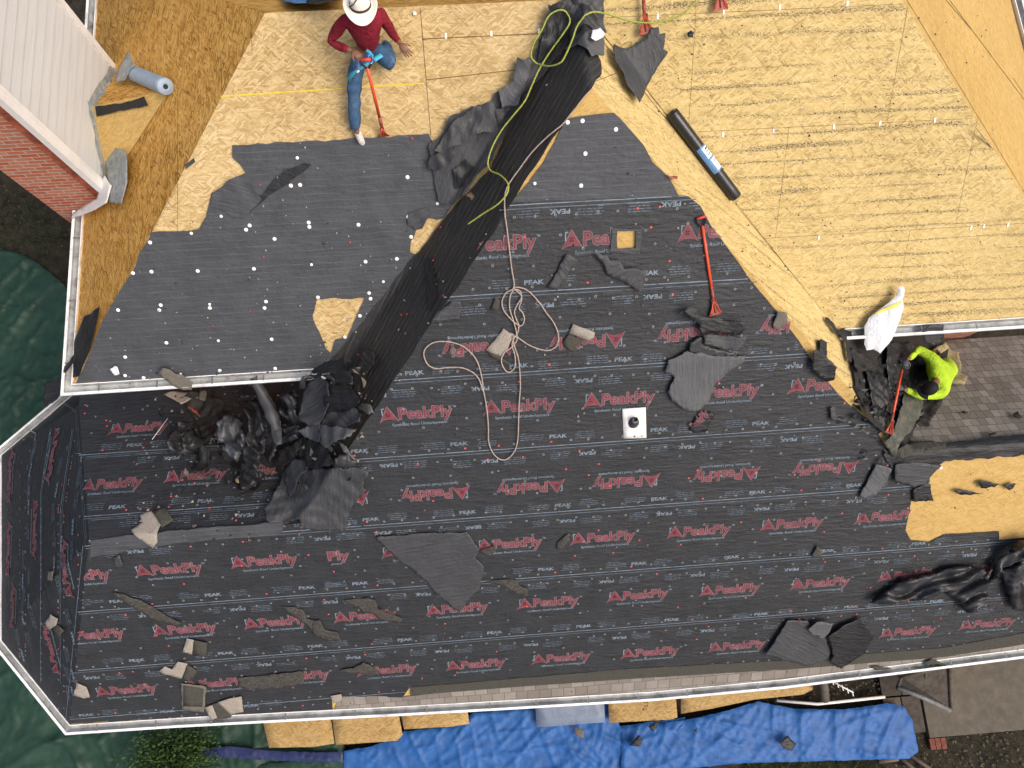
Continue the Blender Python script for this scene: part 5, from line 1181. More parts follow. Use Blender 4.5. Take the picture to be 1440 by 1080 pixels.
for i, (pts, m_, lab, amp, off) in enumerate(PILE):
    gx = sum(p[0] for p in pts)/len(pts); gy = sum(p[1] for p in pts)/len(pts); g_ = 1.18 if gx < 800 and amp > .07 else 1.06
    w_ = [(gx+(p[0]-gx)*g_, gy+(p[1]-gy)*g_) for p in pts]
    scrap('felt_debris' if m_[:5] not in ('plast',) else 'plastic_debris', zz(w_), m_, lab, 'debris', amp, 130+i*1.7, 3.5 if m_[:5] != 'plast' else 6.0, off, .03, .035, ang=.3+i*.7, crease=.55 if m_[:5] != 'plast' else .95, edge=.35 if m_[:5] != 'plast' else .1, sf=lowL, curl=None if m_[:5] == 'plast' else (1.0 if i % 3 else -1.0))
tubescrap('felt_tube', [(356, 530, .75), (372, 560, .75), (385, 590, .6), (392, 622, .42)], .08, 'scrap', 'long grey rolled felt tube hanging from the upper gutter into the pile', 'felt roll')
# base felt below the pile and beside it
fw = [TL+Vector((0, 0, .02)), Vector((vNW[1], 2.8, NW_.z+.02)), Vector((wl(2.8), 2.8, pz(PW, wl(2.8), 2.8)+.02)), on(512, 598, PW, .02)]
mk('valley_felt', [up(p, .004) for p in fw], [(0, 1, 2, 3)], M['felt_dark'], house, uvs=[(p.x*.62+p.y*.78, p.x*.78-p.y*.62) for p in fw])
fe = [TR, Vector((vSE[1], 2.75, NE_.z)), Vector((er(2.6), 2.75, pz(PE, er(2.6), 2.75))), on(1192, 478, PE), on(1200, 545, PE), on(1218, 590, PE)]
sheet('valley_felt', [(p.x, p.y) for p in fe], lambda x, y: pz(PE, x, y)+.03+.02*(1+nz(x*4, y*4)), M['tar'], house, .07, .03, (), seed=12)
# bits near the shaded gutter
for i, (pts, m_, lab, off) in enumerate([
 ([(115, 285), (170, 270), (265, 275), (275, 310), (215, 345), (180, 320), (140, 300)], 'gr_l', 'pale brown shingle bits just under the left gutter', .3),
 ([(315, 265), (350, 270), (345, 325), (310, 310)], 'gr_m', 'greenish grey shingle bit under the gutter right of the pale bits', .3),
 ([(240, 340), (300, 375), (315, 410), (280, 385)], 'rust', 'reddish brown splinter below the pale shingle bits', .2)]):
    scrap('shingle_bit', zz(pts), m_, lab, 'shingle bit', .04, 180+i, 6, off*.6, .04, sf=lowL)
props(tube('batten', [hit(214, 618, .12), hit(236, 588, .15)], .005, M['trim'], None, 5), 'thin white batten lying in the shaded valley left of the pile', 'batten')
# ------------------------------------------------------------------ right valley debris
zw = lambda l: Z(l, 1150, 380, 3.859)
RV = [
 ([(255, 545), (335, 545), (370, 600), (375, 700), (340, 770), (300, 790), (275, 680)], 'scrap_dk', 'dark felt sheet beside the bare board strip, left of the crouching roofer', .08, .08),
 ([(180, 420), (240, 450), (300, 500), (330, 560), (255, 540), (200, 560), (195, 480)], 'tar', 'torn black felt below the left end of the right gutter', .08, .10),
 ([(365, 400), (480, 395), (560, 400), (480, 470), (450, 540), (440, 620), (390, 640), (370, 560), (360, 470)], 'plastic', 'black glossy membrane under the gutter behind the crouching roofer hands', .06, .08),
 ([(365, 690), (450, 650), (470, 700), (430, 790), (400, 800), (375, 760)], 'tar', 'black felt patch beneath the shovel in the right valley', .05, .06),
 ([(470, 665), (575, 705), (560, 760), (520, 850), (470, 900), (440, 950), (410, 1010), (355, 940), (420, 840)], 'moss', 'long mossy grey valley strip running down below the crouching roofer', .03, .13),
 ([(570, 710), (680, 670), (660, 740), (630, 800), (600, 850), (530, 845), (560, 780)], 'tar', 'brown black torn paper on the shingles right of the mossy strip', .06, .06),
 ([(390, 1000), (470, 940), (600, 925), (690, 935), (690, 960), (560, 1000), (440, 1020)], 'gr_d', 'dark ridge shingle cap lying at the lower end of the mossy strip', .05, .10),
 ([(0, 380), (20, 375), (48, 440), (40, 490), (10, 450)], 'tar', 'black tag on the narrow board strip near the hip', .05, .05),
 ([(100, 330), (180, 320), (188, 345), (170, 400), (180, 500), (165, 500), (145, 400), (120, 360)], 'tar', 'dark torn drip edge at the end of the right gutter', .04, .06),
 ([(290, 800), (350, 800), (370, 880), (330, 890), (300, 850)], 'plastic', 'black underlayment corner with pale print at the valley foot', .04, .06),
 ([(40, 255), (75, 280), (110, 340), (100, 350), (60, 300)], 'dark', 'small black wedge in the joint above the gutter end', .03, .05),
]
for i, (pts, m_, lab, amp, off) in enumerate(RV):
    scrap('felt_debris', zw(pts), m_, lab, 'debris', amp*1.4, 200+i*1.3, 7, off, .03, .03, ang=1.2+i, sf=lowR, curl=.8 if i % 2 else -.6)
for i, (pts, lab) in enumerate([([(770, 770), (790, 762), (812, 772), (800, 782)], 'tiny black chip on brown shingles, nearest the crouching roofer'), ([(1055, 790), (1080, 765), (1110, 800), (1090, 810)], 'black forked chip on brown shingles at the right edge'), ([(920, 890), (975, 872), (960, 892), (930, 900)], 'long black chip on brown shingles above the ridge felt')]):
    scrap('felt_chip', zw(pts), 'tar', lab, 'chip', .02, 230+i, 5, .03)
scrap('foam_pad', zw([(625, 430), (680, 395), (760, 450), (775, 520), (765, 560), (803, 580), (790, 612), (740, 608), (700, 600), (640, 520)]), 'foam', 'worn yellow foam cushion beside the roofer in the neon shirt', 'cushion', .07, 240, 4, .12, .04, thick=.06, sf=lowR)
# bag hanging over the gutter
bxy = XY([(1258, 406), (1266, 406), (1268, 415), (1265, 424), (1267, 432), (1264, 447), (1258, 465), (1251, 480), (1236, 498), (1226, 492), (1216, 494), (1213, 485), (1214, 474), (1213, 460), (1220, 448), (1232, 438), (1246, 428), (1257, 418)], PR, .08)
bagz = lambda x, y: max(pz(PR, x, y), zr-.9*(EY-y))+.08+.55*math.sqrt(max(0, min(.16, sdist(x, y, bxy))))*(.32)+.05*(1-abs(nz(x*6+y*2, y*4, 3)))
bag = props(sheet('plastic_bag', bxy, bagz, M['bag'], None, .03, .006, (), seed=13), 'crumpled white plastic bag with yellow drawstring hanging over the right gutter', 'bag')
dsx = [tuple(on(x, y, PR, .16)[:2]) for x, y in ((1231, 440), (1245, 433), (1258, 428), (1266, 424), (1266, 428), (1256, 434), (1243, 438), (1232, 443))]
sheet('drawstring', dsx, lambda x, y: bagz(x, y)+.014, M['yellow'], bag, .04, .003, (), seed=14)
# black bags by the ridge at the very top
scrap('plastic_bundle', [(395, -12), (402, 6), (418, 12), (436, 10), (440, -12)], 'label_b', 'white and blue rolled wrapper on the dark slope beyond the ridge', 'wrapper', .08, 250, 5, .06, pl=PNL)
scrap('plastic_bundle', [(432, -12), (434, 13), (450, 14), (478, 12), (486, -12)], 'plastic', 'shiny black bundle beyond the ridge beside the seated roofer', 'bundle', .12, 251, 6, .06, pl=PNL)
# paper tag among the ropes
scrap('paper_tag', Z([(1180, 130), (1210, 125), (1232, 150), (1215, 165), (1190, 178), (1172, 165)], 440, 0, 3), 'bag', 'small white printed tag on the black felt near the ropes', 'tag', .03, 252, 8, .16)
vs, fs, mi_ = [], [], []
rr = random.Random(91)
for reg, n_, sf_ in (((215, 500, 535, 700), 170, lowL), ((1195, 1300, 475, 650), 260, lowR), ((430, 520, 505, 560), 50, lowL)):
    k = 0
    while k < n_:
        x, y = rr.gauss((reg[0]+reg[1])/2, (reg[1]-reg[0])/3.6), rr.gauss((reg[2]+reg[3])/2, (reg[3]-reg[2])/3.8)
        if not (reg[0] < x < reg[1] and reg[2] < y < reg[3]): continue
        k += 1; lf = rr.uniform(.01, .2)*(1 if sf_ is lowL else .6); p = hit(x, y, lf, sf_); l = rr.uniform(.025, .10); a0 = rr.uniform(0, 6.28); s_i = len(vs); n5 = 5
        tx, ty = rr.uniform(-.7, .7), rr.uniform(-.7, .7)
        vs.append(p+Vector((0, 0, rr.uniform(-.02, .02))))
        for j in range(n5):
            a = a0+j*6.283/n5; q = l*rr.uniform(.35, 1.2)*(1 if j % 2 else .5); dx, dy = q*math.cos(a), q*math.sin(a)
            vs.append(p+Vector((dx, dy, dx*tx+dy*ty+rr.uniform(-.015, .015))))
        m_i = rr.choice((0, 0, 0, 1, 1, 2, 3))
        for j in range(n5): fs.append((s_i, s_i+1+j, s_i+1+(j+1) % n5)); mi_.append(m_i)
props(mk('felt_flakes', vs, fs, [M['scrap_dk'], M['plastic'], M['scrap'], M['gr_m']], None, mi_), 'heap of torn black felt flakes filling the two roof valleys', 'flakes')['kind'] = 'stuff'
# random small debris
vs, fs = [], []
rr = random.Random(77)
for _ in range(1500):
    q = rr.random()
    if q < .55: x, y = rr.uniform(100, 1440), rr.uniform(300, 1000)
    elif q < .8: x, y = rr.uniform(180, 520), rr.uniform(520, 760)
    else: x, y = rr.uniform(860, 1400), rr.uniform(20, 460)
    p = hit(x, y, .05)
    if p.z < 1 : continue
    l = rr.uniform(.006, .022)*(1.6 if 180 < x < 520 and 520 < y < 760 else 1); a = rr.uniform(0, 6.28); s = len(vs)
    for k in range(3): vs.append((p.x+l*math.cos(a+k*2.1)*rr.uniform(.4, 1.2), p.y+l*math.sin(a+k*2.1)*rr.uniform(.4, 1.2), p.z+rr.uniform(-.006, .012)))
    fs.append((s, s+1, s+2))
gm = [M['gr_m'], M['tar'], M['gr_l']]
props(mk('roof_crumbs', vs, fs, gm, None, [rr.choice((0, 0, 1, 1, 1, 2)) for _ in fs]), 'tiny shingle crumbs scattered over the roof', 'crumbs')['kind'] = 'stuff'
# ------------------------------------------------------------------ ropes
def rope(name, pxs, r, mat, label, lift=.03, m=7):
    P = []
    for i, q in enumerate(pxs):
        p = hit(q[0], q[1], lift+(q[2] if len(q) > 2 else 0)); P.append(p)
    Cc = catmull(P, m); out = []
    for i, p in enumerate(Cc):
        z = roof_z(p.x, p.y)+lift
        out.append(Vector((p.x, p.y, max(p.z, z) if p.z-z < .5 else p.z)))
    # twisted strands
    vs, fs = tube_data(out, [r*(1+.12*math.sin(i*2.2)) for i in range(len(out))], 7)
    return props(mk(name, vs, fs, M[mat], smooth=True), label, 'rope')
rope('rope', [(990, -12), (960, 20), (930, 30), (905, 32), (880, 28), (862, 22), (840, 17), (826, 20), (812, 36), (805, 55), (796, 76), (788, 88), (772, 93), (756, 90), (747, 80), (750, 62), (762, 42), (772, 22), (788, 14), (798, 20), (801, 32), (790, 50), (772, 75), (758, 98), (748, 120), (738, 142), (722, 162), (706, 182), (693, 205), (686, 228), (690, 240), (703, 246), (714, 258), (713, 272), (700, 287), (680, 300), (658, 315)], .0095, 'rope_g', 'yellow green safety rope running from the ridge down the black valley', .23)
bl = Z([(810, 0), (818, 60), (825, 120), (838, 230), (848, 310), (815, 335), (798, 370), (803, 405), (822, 432), (850, 460), (878, 475), (892, 450), (885, 420), (870, 400), (880, 365), (875, 330), (850, 322), (832, 350), (830, 400), (845, 450), (858, 500), (860, 535), (838, 565), (805, 590), (795, 625), (810, 660), (830, 670), (852, 648), (852, 600), (840, 560), (845, 535), (865, 500), (868, 470)], 440, 300, 3)
b2 = Z([(868, 470), (850, 420), (862, 385), (880, 350), (850, 318), (865, 312), (905, 325), (950, 370), (985, 420), (1015, 460), (1035, 510), (1030, 555), (1000, 577), (960, 574), (910, 555), (870, 528), (845, 520), (850, 560), (868, 620), (875, 720), (870, 800), (868, 860), (862, 970), (835, 1025), (798, 1040), (762, 1015), (742, 965), (740, 900), (733, 820), (718, 740), (712, 690), (695, 630), (668, 590), (625, 557), (565, 541), (510, 545), (475, 570), (468, 600), (485, 638), (520, 655), (570, 650), (630, 652), (680, 675), (705, 710), (715, 748)], 440, 300, 3)
rope('rope', [(828, 128), (812, 148), (790, 176), (770, 192), (748, 214), (730, 238), (716, 258), (710, 275)]+bl+b2, .0085, 'rope_b', 'beige rope coiled in loops in the middle of the black underlayment', .075, 6)
# ------------------------------------------------------------------ rolls
def roll(name, a, b, r, mat, label, band=None, core=True, group=None):
    a, b = Vector(a), Vector(b); d = (b-a).normalized(); n = 28
    e = empty(name, tuple((a+b)/2-Vector((0, 0, r))), label, 'roll', group)
    u = d.orthogonal().normalized(); w = d.cross(u); vs, fs = [], []
    rings = [(a, r*.3), (a-d*.004, r*.32), (a-d*.004, r*.55), (a+d*.004, r*.6), (a, r*.93), (a+d*.012, r)]+[(a+d*((b-a).length*k/10), r*(1+.012*nz(k*2, r*50))) for k in range(1, 10)]+[(b-d*.012, r), (b, r*.93), (b-d*.004, r*.6), (b+d*.004, r*.55), (b+d*.004, r*.32), (b-d*.05, r*.3)]
    for c, rr_ in rings:
        for k in range(n):
            an = 2*math.pi*k/n; q = rr_*(1+.04*an/6.28 if rr_ > r*.5 else 1); vs.append(c+(u*math.cos(an)+w*math.sin(an))*q)
    for i in range(len(rings)-1):
        for k in range(n): fs.append((i*n+k, i*n+(k+1) % n, (i+1)*n+(k+1) % n, (i+1)*n+k))
    mk('wound_sheet', vs, fs, M[mat], e, smooth=True)
    if core: mk('core', *tube_data([b-d*.06, b+d*.002], r*.3, 16), M['dark'], e)
    return e, d
def rp(x, y, r, pl=None): p = hit(x, y, r*1.2); return Vector((p.x, p.y, p.z))
ra, rb = rp(945, 158, .075), rp(1035, 277, .075)
e, d = roll('felt_roll', ra, rb, .072, 'blk_plastic', 'long black underlayment roll with a blue and white label on the pale boards')
L_ = (rb-ra).length
upn = (Vector((0, 0, 1))-d*d.z).normalized(); sd = d.cross(upn)
def lab(name, t0, t1, mat, a0, a1, rr_=.0745):
    vs, fs = [], []
    for i in range(9):
        an = math.radians(a0+(a1-a0)*i/8)
        for t in (t0, t1): vs.append(ra+d*L_*t+(upn*math.cos(an)+sd*math.sin(an))*rr_)
    for i in range(8): fs.append((2*i, 2*i+1, 2*i+3, 2*i+2))
    return mk(name, vs, fs, M[mat], e, smooth=True)
lab('wrapper_band', .40, .68, 'label_b', -85, 70)
lab('label', .415, .525, 'white', -75, 25, .0755); lab('label', .545, .665, 'white', -60, 15, .0755)
lab('label_print', .43, .445, 'dark', -50, 0, .0762); lab('label_print', .46, .47, 'label_b', -60, 5, .0762); lab('label_print', .49, .498, 'dark', -45, 10, .0762); lab('label_print', .57, .58, 'label_b', -50, 5, .0762)
ra2, rb2 = rp(187, 103, .1), rp(233, 122, .1)
roll('membrane_roll', ra2, rb2, .098, 'lblue', 'short pale blue membrane roll on the brown boards near the chimney')
# ------------------------------------------------------------------ roofing shovels
def shovel(top, bot, label, width=.17, length=.20, grip='D', up_=Vector((0, -.55, .83)), hm='orange', gm='redcap', name='roofing_shovel', group='red roofing shovels', neck=.28):
    top, bot = Vector(top), Vector(bot); d = (bot-top).normalized(); s = d.cross(up_).normalized(); n = s.cross(d).normalized()
    e = empty(name, tuple(bot), label, 'shovel', group)
    hb = bot-d*length; L = (hb-top).length
    tube('handle', [top+d*.10, top+d*L*.45, hb-d*neck*.5], [.017, .018, .018], M[hm], e, 12)
    tube('socket', [hb-d*neck*.5, hb-d*.05, hb+d*.04], [.0195, .021, .017], M['rust'], e, 12)
    if grip == 'D':
        tube('grip_bar', [top-s*.055, top+s*.055], .016, M['redcap'], e, 10)
        for sg in (-1, 1): tube('grip_arm', [top+s*.052*sg, top+s*.05*sg+d*.05, top+d*.115+s*.006*sg], .011, M['grip'], e, 8)
    # blade: flared plate with ribs and a toothed edge
    vs, fs = [], []; K = 13
    rows_ = [(0, .028), (.25, .055), (.55, .5), (.8, .85), (1, 1)]
    for t, wv in rows_:
        hw = width/2*max(wv, .3)
        for k in range(K):
            a = -1+2*k/(K-1); tt = t+(.05 if (t == 1 and k % 2) else 0)
            vs.append(hb+d*length*tt+s*hw*a+n*(.012+.018*abs(a)**3*(t < .9)-.02*t*0))
    for j in range(len(rows_)-1):
        for k in range(K-1): q = j*K+k; fs.append((q, q+1, q+K+1, q+K))
    o = mk('blade', vs, fs, M['rust'], e); m_ = o.modifiers.new('t', 'SOLIDIFY'); m_.thickness = .006
    for sg in (-1, 0, 1): tube('rib', [hb+d*.01+n*.02, hb+d*length*.55+s*width*.22*sg+n*.024, hb+d*length*.9+s*width*.38*sg+n*.018], .007, M['orange' if sg else 'rust'], e, 6)
    return e
Q_ = onz
nL = Vector((0, -.906, 1)).normalized(); nR = Vector((0, -.797, 1)).normalized(); nM = Vector((0, -.84, 1)).normalized()
shovel(hit(986, 306, .06), hit(1006, 442, .05), 'orange long handled shovel lying on the black underlayment, D grip upward', .165, .22, 'D', nM)
shovel(Q_(899, -95, 8.80), hit(908, 47, .09), 'short red shovel blade with its handle leaving the top edge, by the ragged felt scrap', .17, .20, 'D', nR)
shovel(Q_(1008, -120, 8.80), hit(1013, 14, .09), 'red shovel blade just peeking in at the top edge, right of the other one', .17, .2, 'D', nR)
# ------------------------------------------------------------------ people
def ellipsoid(c, ax, n=14, m=10):
    c = Vector(c); vs, fs = [], []
    for i in range(m+1):
        th = math.pi*i/m
        for k in range(n):
            a = 2*math.pi*k/n; vs.append(c+ax[0]*math.sin(th)*math.cos(a)+ax[1]*math.sin(th)*math.sin(a)+ax[2]*math.cos(th))
    for i in range(m):
        for k in range(n): fs.append((i*n+k, i*n+(k+1) % n, (i+1)*n+(k+1) % n, (i+1)*n+k))
    return vs, fs
def hand(wrist, d, n, thumb_side, curl, mat_i=0, sc=1.0):
    """palm and five separate bent fingers; d towards the finger tips, n out of the back of the hand"""
    wrist = Vector(wrist); d = Vector(d).normalized(); n = Vector(n); n = (n-d*n.dot(d)).normalized(); s = d.cross(n)*thumb_side
    out = [(*ellipsoid(wrist+d*.05*sc, [d*.058*sc, s*.043*sc, n*.019*sc]), mat_i)]
    for k, (off, L, sp_) in enumerate(((.030, .070, .16), (.011, .080, .04), (-.009, .075, -.08), (-.028, .060, -.2))):
        p = wrist+d*(.085-.006*abs(k-1.2))*sc+s*off*sc; dd = (d+s*sp_).normalized(); pts = [p-dd*.02]; a = curl*(.35+.05*k)
        for j, fr_ in enumerate((.45, .32, .25)):
            pts.append(p); ax_ = (dd*math.cos(a)-n*math.sin(a)); p = p+ax_*L*fr_*sc*1.05; a += curl*(.8+.07*k)
        pts.append(p)
        out.append((*tube_data(pts, [.0095*sc, .0098*sc, .0092*sc, .0085*sc, .0065*sc], 8), mat_i))
    p = wrist+d*.03*sc+s*.034*sc; t1 = (s*.75+d*.65-n*.15).normalized(); t2 = (s*.35+d*.9-n*(.2+.5*curl)).normalized()
    out.append((*tube_data([p-t1*.02, p, p+t1*.035*sc, p+t1*.035*sc+t2*.032*sc], [.013*sc, .0125*sc, .011*sc, .008*sc], 8), mat_i))
    return out
def head_parts(c, fwd, up_, r=.095, mat_i=0):
    c = Vector(c); fwd = Vector(fwd).normalized(); up_ = Vector(up_); up_ = (up_-fwd*up_.dot(fwd)).normalized(); s = fwd.cross(up_)
    P = [(*ellipsoid(c, [fwd*r*1.02, s*r*.80, up_*r*1.22], 20, 14), mat_i)]
    P.append((*ellipsoid(c+fwd*r*.72-up_*r*.62, [fwd*r*.3, s*r*.42, up_*r*.42]), mat_i))
    P.append((*ellipsoid(c+fwd*r*1.06-up_*r*.12, [fwd*r*.2, s*r*.15, up_*r*.27]), mat_i))
    for g_ in (-1, 1):
        P.append((*ellipsoid(c+s*r*.80*g_-up_*r*.05, [fwd*r*.16, s*r*.07, up_*r*.30]), mat_i))
        P.append((*ellipsoid(c+fwd*r*.86+s*r*.33*g_+up_*r*.08, [fwd*r*.12, s*r*.16, up_*r*.10]), 1))
    P.append((*ellipsoid(c+fwd*r*.98-up_*r*.52, [fwd*r*.06, s*r*.28, up_*r*.06]), 2))
    return P
# --- seated roofer in the maroon shirt
Q = onz
rz = lambda x, y: roof_z(*on(x, y, PL)[:2])
pel = Q(519, 66, 8.25); bel = Q(516, 56, 8.38); che = Q(512, 38, 8.58); nk = Q(511, 22, 8.76); hd = Q(509, 9, 8.90)
shR = Q(486, 26, 8.66); elR = Q(464, 58, 8.46); wrR = Q(495, 72, 8.46)
shL = Q(536, 18, 8.66); elL = Q(548, 42, 8.44); wrL = Q(563, 62, 8.24)
hpR = Q(504, 76, 8.20); knR = Q(498, 124, 8.02); anR = Q(499, 178, 7.66)
hpL = Q(530, 70, 8.22); knL = Q(552, 92, 8.22); anL = Q(541, 60, 8.10)
toR = hit(509, 200, .05)
p1 = empty('person', tuple(hit(519, 75)), 'roofer in maroon shirt, jeans and cream hat seated with one leg stretched', 'person')
bc_ = [[(pel, .09), (bel, .085), (che, .095), (nk, .05), (hd, .06)], [(che, .095), (shR, .048), (elR, .036), (wrR, .030)], [(che, .095), (shL, .048), (elL, .036), (wrL, .030)], [(pel, .09), (hpR, .065), (knR, .050), (anR, .040), (toR, .035)], [(pel, .09), (hpL, .065), (knL, .050), (anL, .038)]]
v_, f_ = skin(bc_)
parts = [(v_, f_, 0)]+head_parts(hd, Vector((.05, -.85, -.35)), Vector((0, -.2, 1)))
parts += hand(wrR, Q(510, 82, 8.44)-wrR, Vector((0, 0, 1)), 1, .95)
parts += hand(wrL, Vector((.55, -.62, -.42)), nL, -1, .28)
V, Fc, mi = merge(parts); mk('body', V, Fc, [M['skin'], M['white'], M['rust']], p1, mi, smooth=True)
def cloth(name, chains, mat, par, amp=.012, sc=7, seed=0):
    v_, f_ = skin(chains); v_ = crinkle(v_, amp, sc, seed); v_ = crinkle(v_, amp*.6, sc*2.6, seed+4); o = mk(name, v_, f_, M[mat], par, smooth=True); return o
kk = .016
cloth('shirt', [[(pel.lerp(bel, .2), .14), (bel, .145), (che, .17), (nk.lerp(che, .2), .085)], [(che, .17), (shR, .080), (shR.lerp(elR, .5), .062), (elR, .056), (wrR.lerp(elR, .12), .038)], [(che, .17), (shL, .080), (shL.lerp(elL, .5), .062), (elL, .055), (wrL.lerp(elL, .12), .037)]], 'maroon', p1, .014, 6)
cloth('jeans', [[(pel.lerp(bel, .35), .128), (pel, .135), (hpR, .102), (hpR.lerp(knR, .5), .092), (knR, .080), (knR.lerp(anR, .5), .072), (anR.lerp(knR, .05), .064), (anR.lerp(toR, .18), .058)], [(pel, .135), (hpL, .104), (hpL.lerp(knL, .6), .098), (knL, .085), (knL.lerp(anL, .7), .07), (anL, .06)]], 'denim', p1, .016, 8, 3)
cloth('shoe', [[(anR+Vector((0, .02, -.02)), .045), (anR.lerp(toR, .5)-Vector((0, 0, .0)), .046), (toR, .042), (toR+(toR-anR).normalized()*.04, .026)]], 'shoe', p1, .003, 12)
cloth('shoe', [[(anL, .045), (anL+Vector((-.05, .10, .06)), .04)]], 'shoe', p1, .003, 12)
# hat
hc = Q(507, 8, 9.0); hu = Vector((.02, .10, 1)).normalized(); hf = Vector((.10, -1, .0)); hf = (hf-hu*hf.dot(hu)).normalized(); hs = hf.cross(hu)
vs, fs = [], []; n = 40
prof = [(0, .118), (.03, .122), (.06, .112), (.085, .10), (.095, .08), (.10, .03), (.102, 0), (.125, -.004), (.16, -.012), (.19, -.004), (.193, -.008), (.16, -.018), (.11, -.008)]
for r, z in prof:
    for k in range(n):
        a = 2*math.pi*k/n; c_, s_2 = math.cos(a), math.sin(a); br = max(0, (r-.10)/.09)
        rf = r*(1+.16*br*(1 if c_ > 0 else .6)*abs(c_)); rs_ = r*(.97-.10*br)
        zz_ = z+.035*br*abs(s_2)**2-.02*br*max(0, c_)-(.03*max(0, 1-((c_*r)**2*500)) if z > .105 else 0)
        vs.append(hc+hf*rf*c_+hs*rs_*s_2+hu*zz_)
for i in range(len(prof)-1):
    for k in range(n): fs.append((i*n+k, i*n+(k+1) % n, (i+1)*n+(k+1) % n, (i+1)*n+k))
fs.append(tuple(range(n)))
hat = mk('hat', vs, fs, M['hat'], p1, smooth=True)
vs, fs = [], []
for z in (.006, .034):
    for k in range(n): a = 2*math.pi*k/n; vs.append(hc+(hf*math.cos(a)+hs*math.sin(a))*(.1055-(z*.06))+hu*z)
for k in range(n): fs.append((k, (k+1) % n, n+(k+1) % n, n+k))
mk('hat_band', vs, fs, M['band'], hat, smooth=True)
ch = [hc+hf*.105*math.cos(a)+hs*.105*math.sin(a)+hu*.035 for a in (1.1, .9)]
tube('hat_cord', catmull([hc+hs*.11+hf*.02+hu*.02, hc+hs*.06+hf*.08+hu*.10, hc-hs*.0+hf*.03+hu*.128, hc-hs*.07-hf*.05+hu*.10, hc-hs*.10-hf*.05+hu*.03], 5), .006, M['band'], hat, 6)
# harness straps and carabiner
def strap(pts, w, mat, par, name='harness_strap'):
    P = catmull([Vector(p) for p in pts], 4); vs, fs = [], []
    for i, p in enumerate(P):
        t = (P[min(i+1, len(P)-1)]-P[max(i-1, 0)]).normalized(); s_2 = t.cross(Vector((0, -.3, 1))).normalized()*w/2; vs += [p-s_2, p+s_2]
    for i in range(len(P)-1): fs.append((2*i, 2*i+1, 2*i+3, 2*i+2))
    o = mk(name, vs, fs, M[mat], par, smooth=True); m_ = o.modifiers.new('t', 'SOLIDIFY'); m_.thickness = .006; return o
strap([Q(491, 110, 8.20), Q(497, 103, 8.28), Q(505, 97, 8.31), Q(514, 91, 8.32), Q(520, 86, 8.33)], .036, 'teal', p1)
strap([Q(490, 113, 8.12), Q(492, 108, 8.2), Q(496, 104, 8.25)], .05, 'teal', p1)
strap([Q(500, 78, 8.36), Q(503, 86, 8.34), Q(504, 98, 8.31)], .035, 'label_b', p1)
strap([Q(526, 84, 8.36), Q(532, 80, 8.36), Q(537, 77, 8.35)], .05, 'teal', p1)
strap([Q(515, 70, 8.42), Q(520, 74, 8.42), Q(524, 80, 8.40)], .032, 'teal', p1)
cc = Q(521, 83, 8.47); ring_ = [cc+Vector((math.cos(a)*.024, math.sin(a)*.052, .004*math.sin(a))) for a in (2*math.pi*k/16 for k in range(17))]
cb = tube('carabiner', ring_, .006, M['alu'], None, 8); props(cb, 'bright blue carabiner clipped at the waist of the seated roofer', 'carabiner')
tube('buckle', [Q(502, 102, 8.33), Q(505, 99, 8.34)], .012, M['trim'], p1, 6)
tool1 = shovel(Q(514, 84, 8.50), hit(540, 191, .04), 'orange shovel held by the seated roofer, blade at the torn felt edge', .135, .14, 'D', nL)
# --- crouching roofer in the neon shirt
S2z = lambda x, y: hit(x, y).z
pe2 = Q(1329, 512, 4.32); be2 = Q(1330, 520, 4.58); ch2 = Q(1322, 530, 4.92); nk2 = Q(1313, 540, 5.15); hd2 = Q(1307, 546, 5.28)
sA = Q(1311, 503, 5.01); eA = Q(1292, 491, 5.00); wA = Q(1275, 506, 5.12)
sB = Q(1321, 554, 4.99); eB = Q(1296, 557, 5.06); wB = Q(1270, 547, 5.20)
hA = Q(1322, 506, 4.30); kA = Q(1287, 511, 4.62); fA = Q(1290, 512, 4.27)
hB = Q(1324, 522, 4.30); kB = Q(1284, 536, 4.66); fB = Q(1287, 538, 4.45)
p2 = empty('person', tuple(hit(1315, 520)), 'roofer in neon yellow shirt and black cap crouching on the brown shingles', 'person')
v_, f_ = skin([[(pe2, .09), (be2, .09), (ch2, .10), (nk2, .05), (hd2, .06)], [(ch2, .10), (sA, .05), (eA, .038), (wA, .030)], [(ch2, .10), (sB, .05), (eB, .038), (wB, .030)], [(pe2, .09), (hA, .065), (kA, .05), (fA, .04)], [(pe2, .09), (hB, .065), (kB, .05), (fB, .04)]])
parts = [(v_, f_, 0)]+head_parts(hd2, Vector((-.75, -.35, -.55)), Vector((-.3, -.2, 1)))
V, Fc, mi = merge(parts); mk('body', V, Fc, [M['skin'], M['white'], M['rust']], p2, mi, smooth=True)
cloth('shirt', [[(pe2.lerp(be2, .2), .16), (be2, .18), (ch2, .215), (nk2.lerp(ch2, .25), .11)], [(ch2, .215), (sA, .105), (sA.lerp(eA, .5), .078), (eA, .068), (wA.lerp(eA, .12), .045)], [(ch2, .215), (sB, .105), (sB.lerp(eB, .5), .075), (eB, .066), (wB.lerp(eB, .12), .045)]], 'neon', p2, .018, 6, 2)
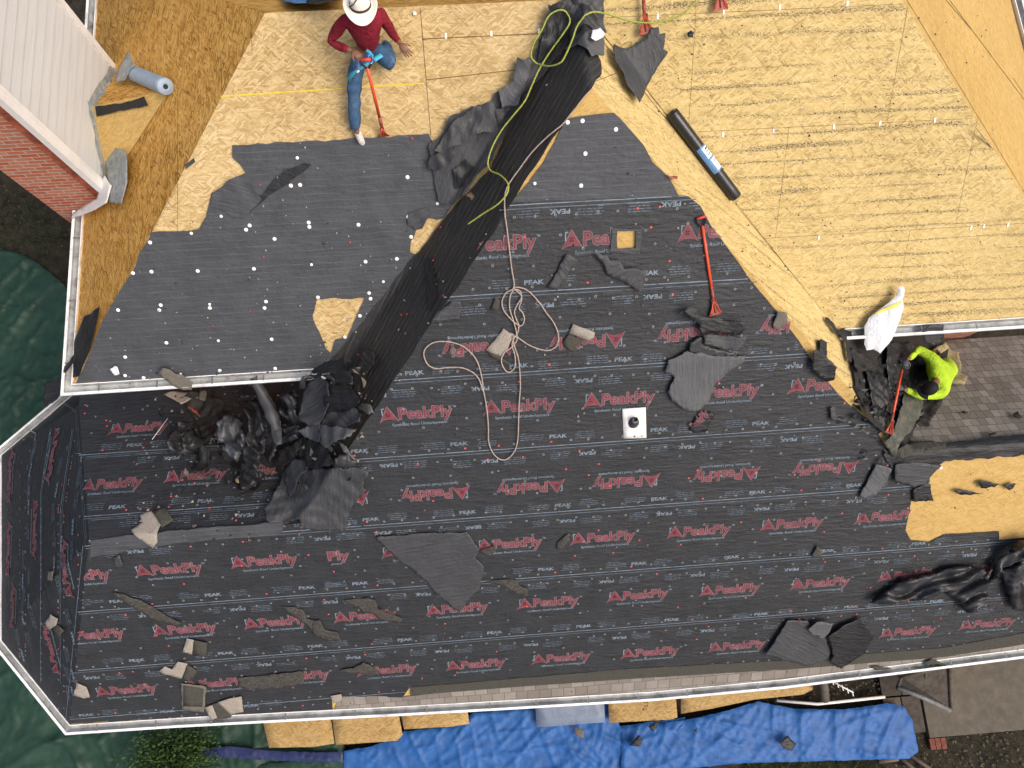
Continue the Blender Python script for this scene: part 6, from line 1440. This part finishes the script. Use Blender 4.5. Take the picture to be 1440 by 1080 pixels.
cloth('trousers', [[(pe2, .15), (hA, .11), (kA, .085), (fA, .065)], [(pe2, .15), (hB, .11), (kB, .088), (fB, .065)]], 'dkpants', p2, .018, 8)
tw = Q(1268, 524, 4.93)-Q(1252, 598, 4.72)
g1 = merge(hand(wA, Q(1270, 522, 5.12)-wA, Vector((-.3, .2, 1)), -1, 1.1)); g2 = merge(hand(wB, Q(1258, 543, 5.17)-wB, Vector((0, .2, 1)), 1, 1.1))
mk('glove', g1[0], g1[1], M['glove'], p2, smooth=True); mk('glove', g2[0], g2[1], M['glove'], p2, smooth=True)
for f_p in (fA, fB): cloth('boot', [[(f_p, .055), (f_p+Vector((-.10, -.02, -.05)), .045), (f_p+Vector((-.17, -.03, -.07)), .035)]], 'band', p2, .003, 10)
cf = Vector((-.75, -.35, -.4)).normalized(); cup = Vector((-.25, -.1, 1)); cup = (cup-cf*cup.dot(cf)).normalized(); cs = cf.cross(cup)
vs, fs = [], []; n = 30
for th in [i*math.pi/2/8 for i in range(9)]:
    for k in range(n):
        a = 2*math.pi*k/n; vs.append(hd2+cup*.03+(cf*math.cos(a)*1.08+cs*math.sin(a)*.93)*.106*math.sin(max(.02, th))*1.0+cup*.122*math.cos(th))
for i in range(8):
    for k in range(n): fs.append((i*n+k, i*n+(k+1) % n, (i+1)*n+(k+1) % n, (i+1)*n+k))
cp = mk('cap', vs, fs, M['cap'], p2, smooth=True)
vs, fs = [], []
for rr_ in (.104, .135, .165):
    for k in range(11): a = math.radians(-50+10*k); vs.append(hd2+cup*(.035-.10*(rr_-.104))+(cf*math.cos(a)+cs*math.sin(a))*rr_)
for j in range(2):
    for k in range(10): fs.append((j*11+k, j*11+k+1, (j+1)*11+k+1, (j+1)*11+k))
o = mk('brim', vs, fs, M['cap'], cp); m_ = o.modifiers.new('t', 'SOLIDIFY'); m_.thickness = .004
shovel(Q(1270, 512, 5.16), hit(1250, 610, .16), 'red orange shovel gripped by the crouching roofer above the dark valley', .12, .20, 'none', Vector((-.3, -.4, .85)))
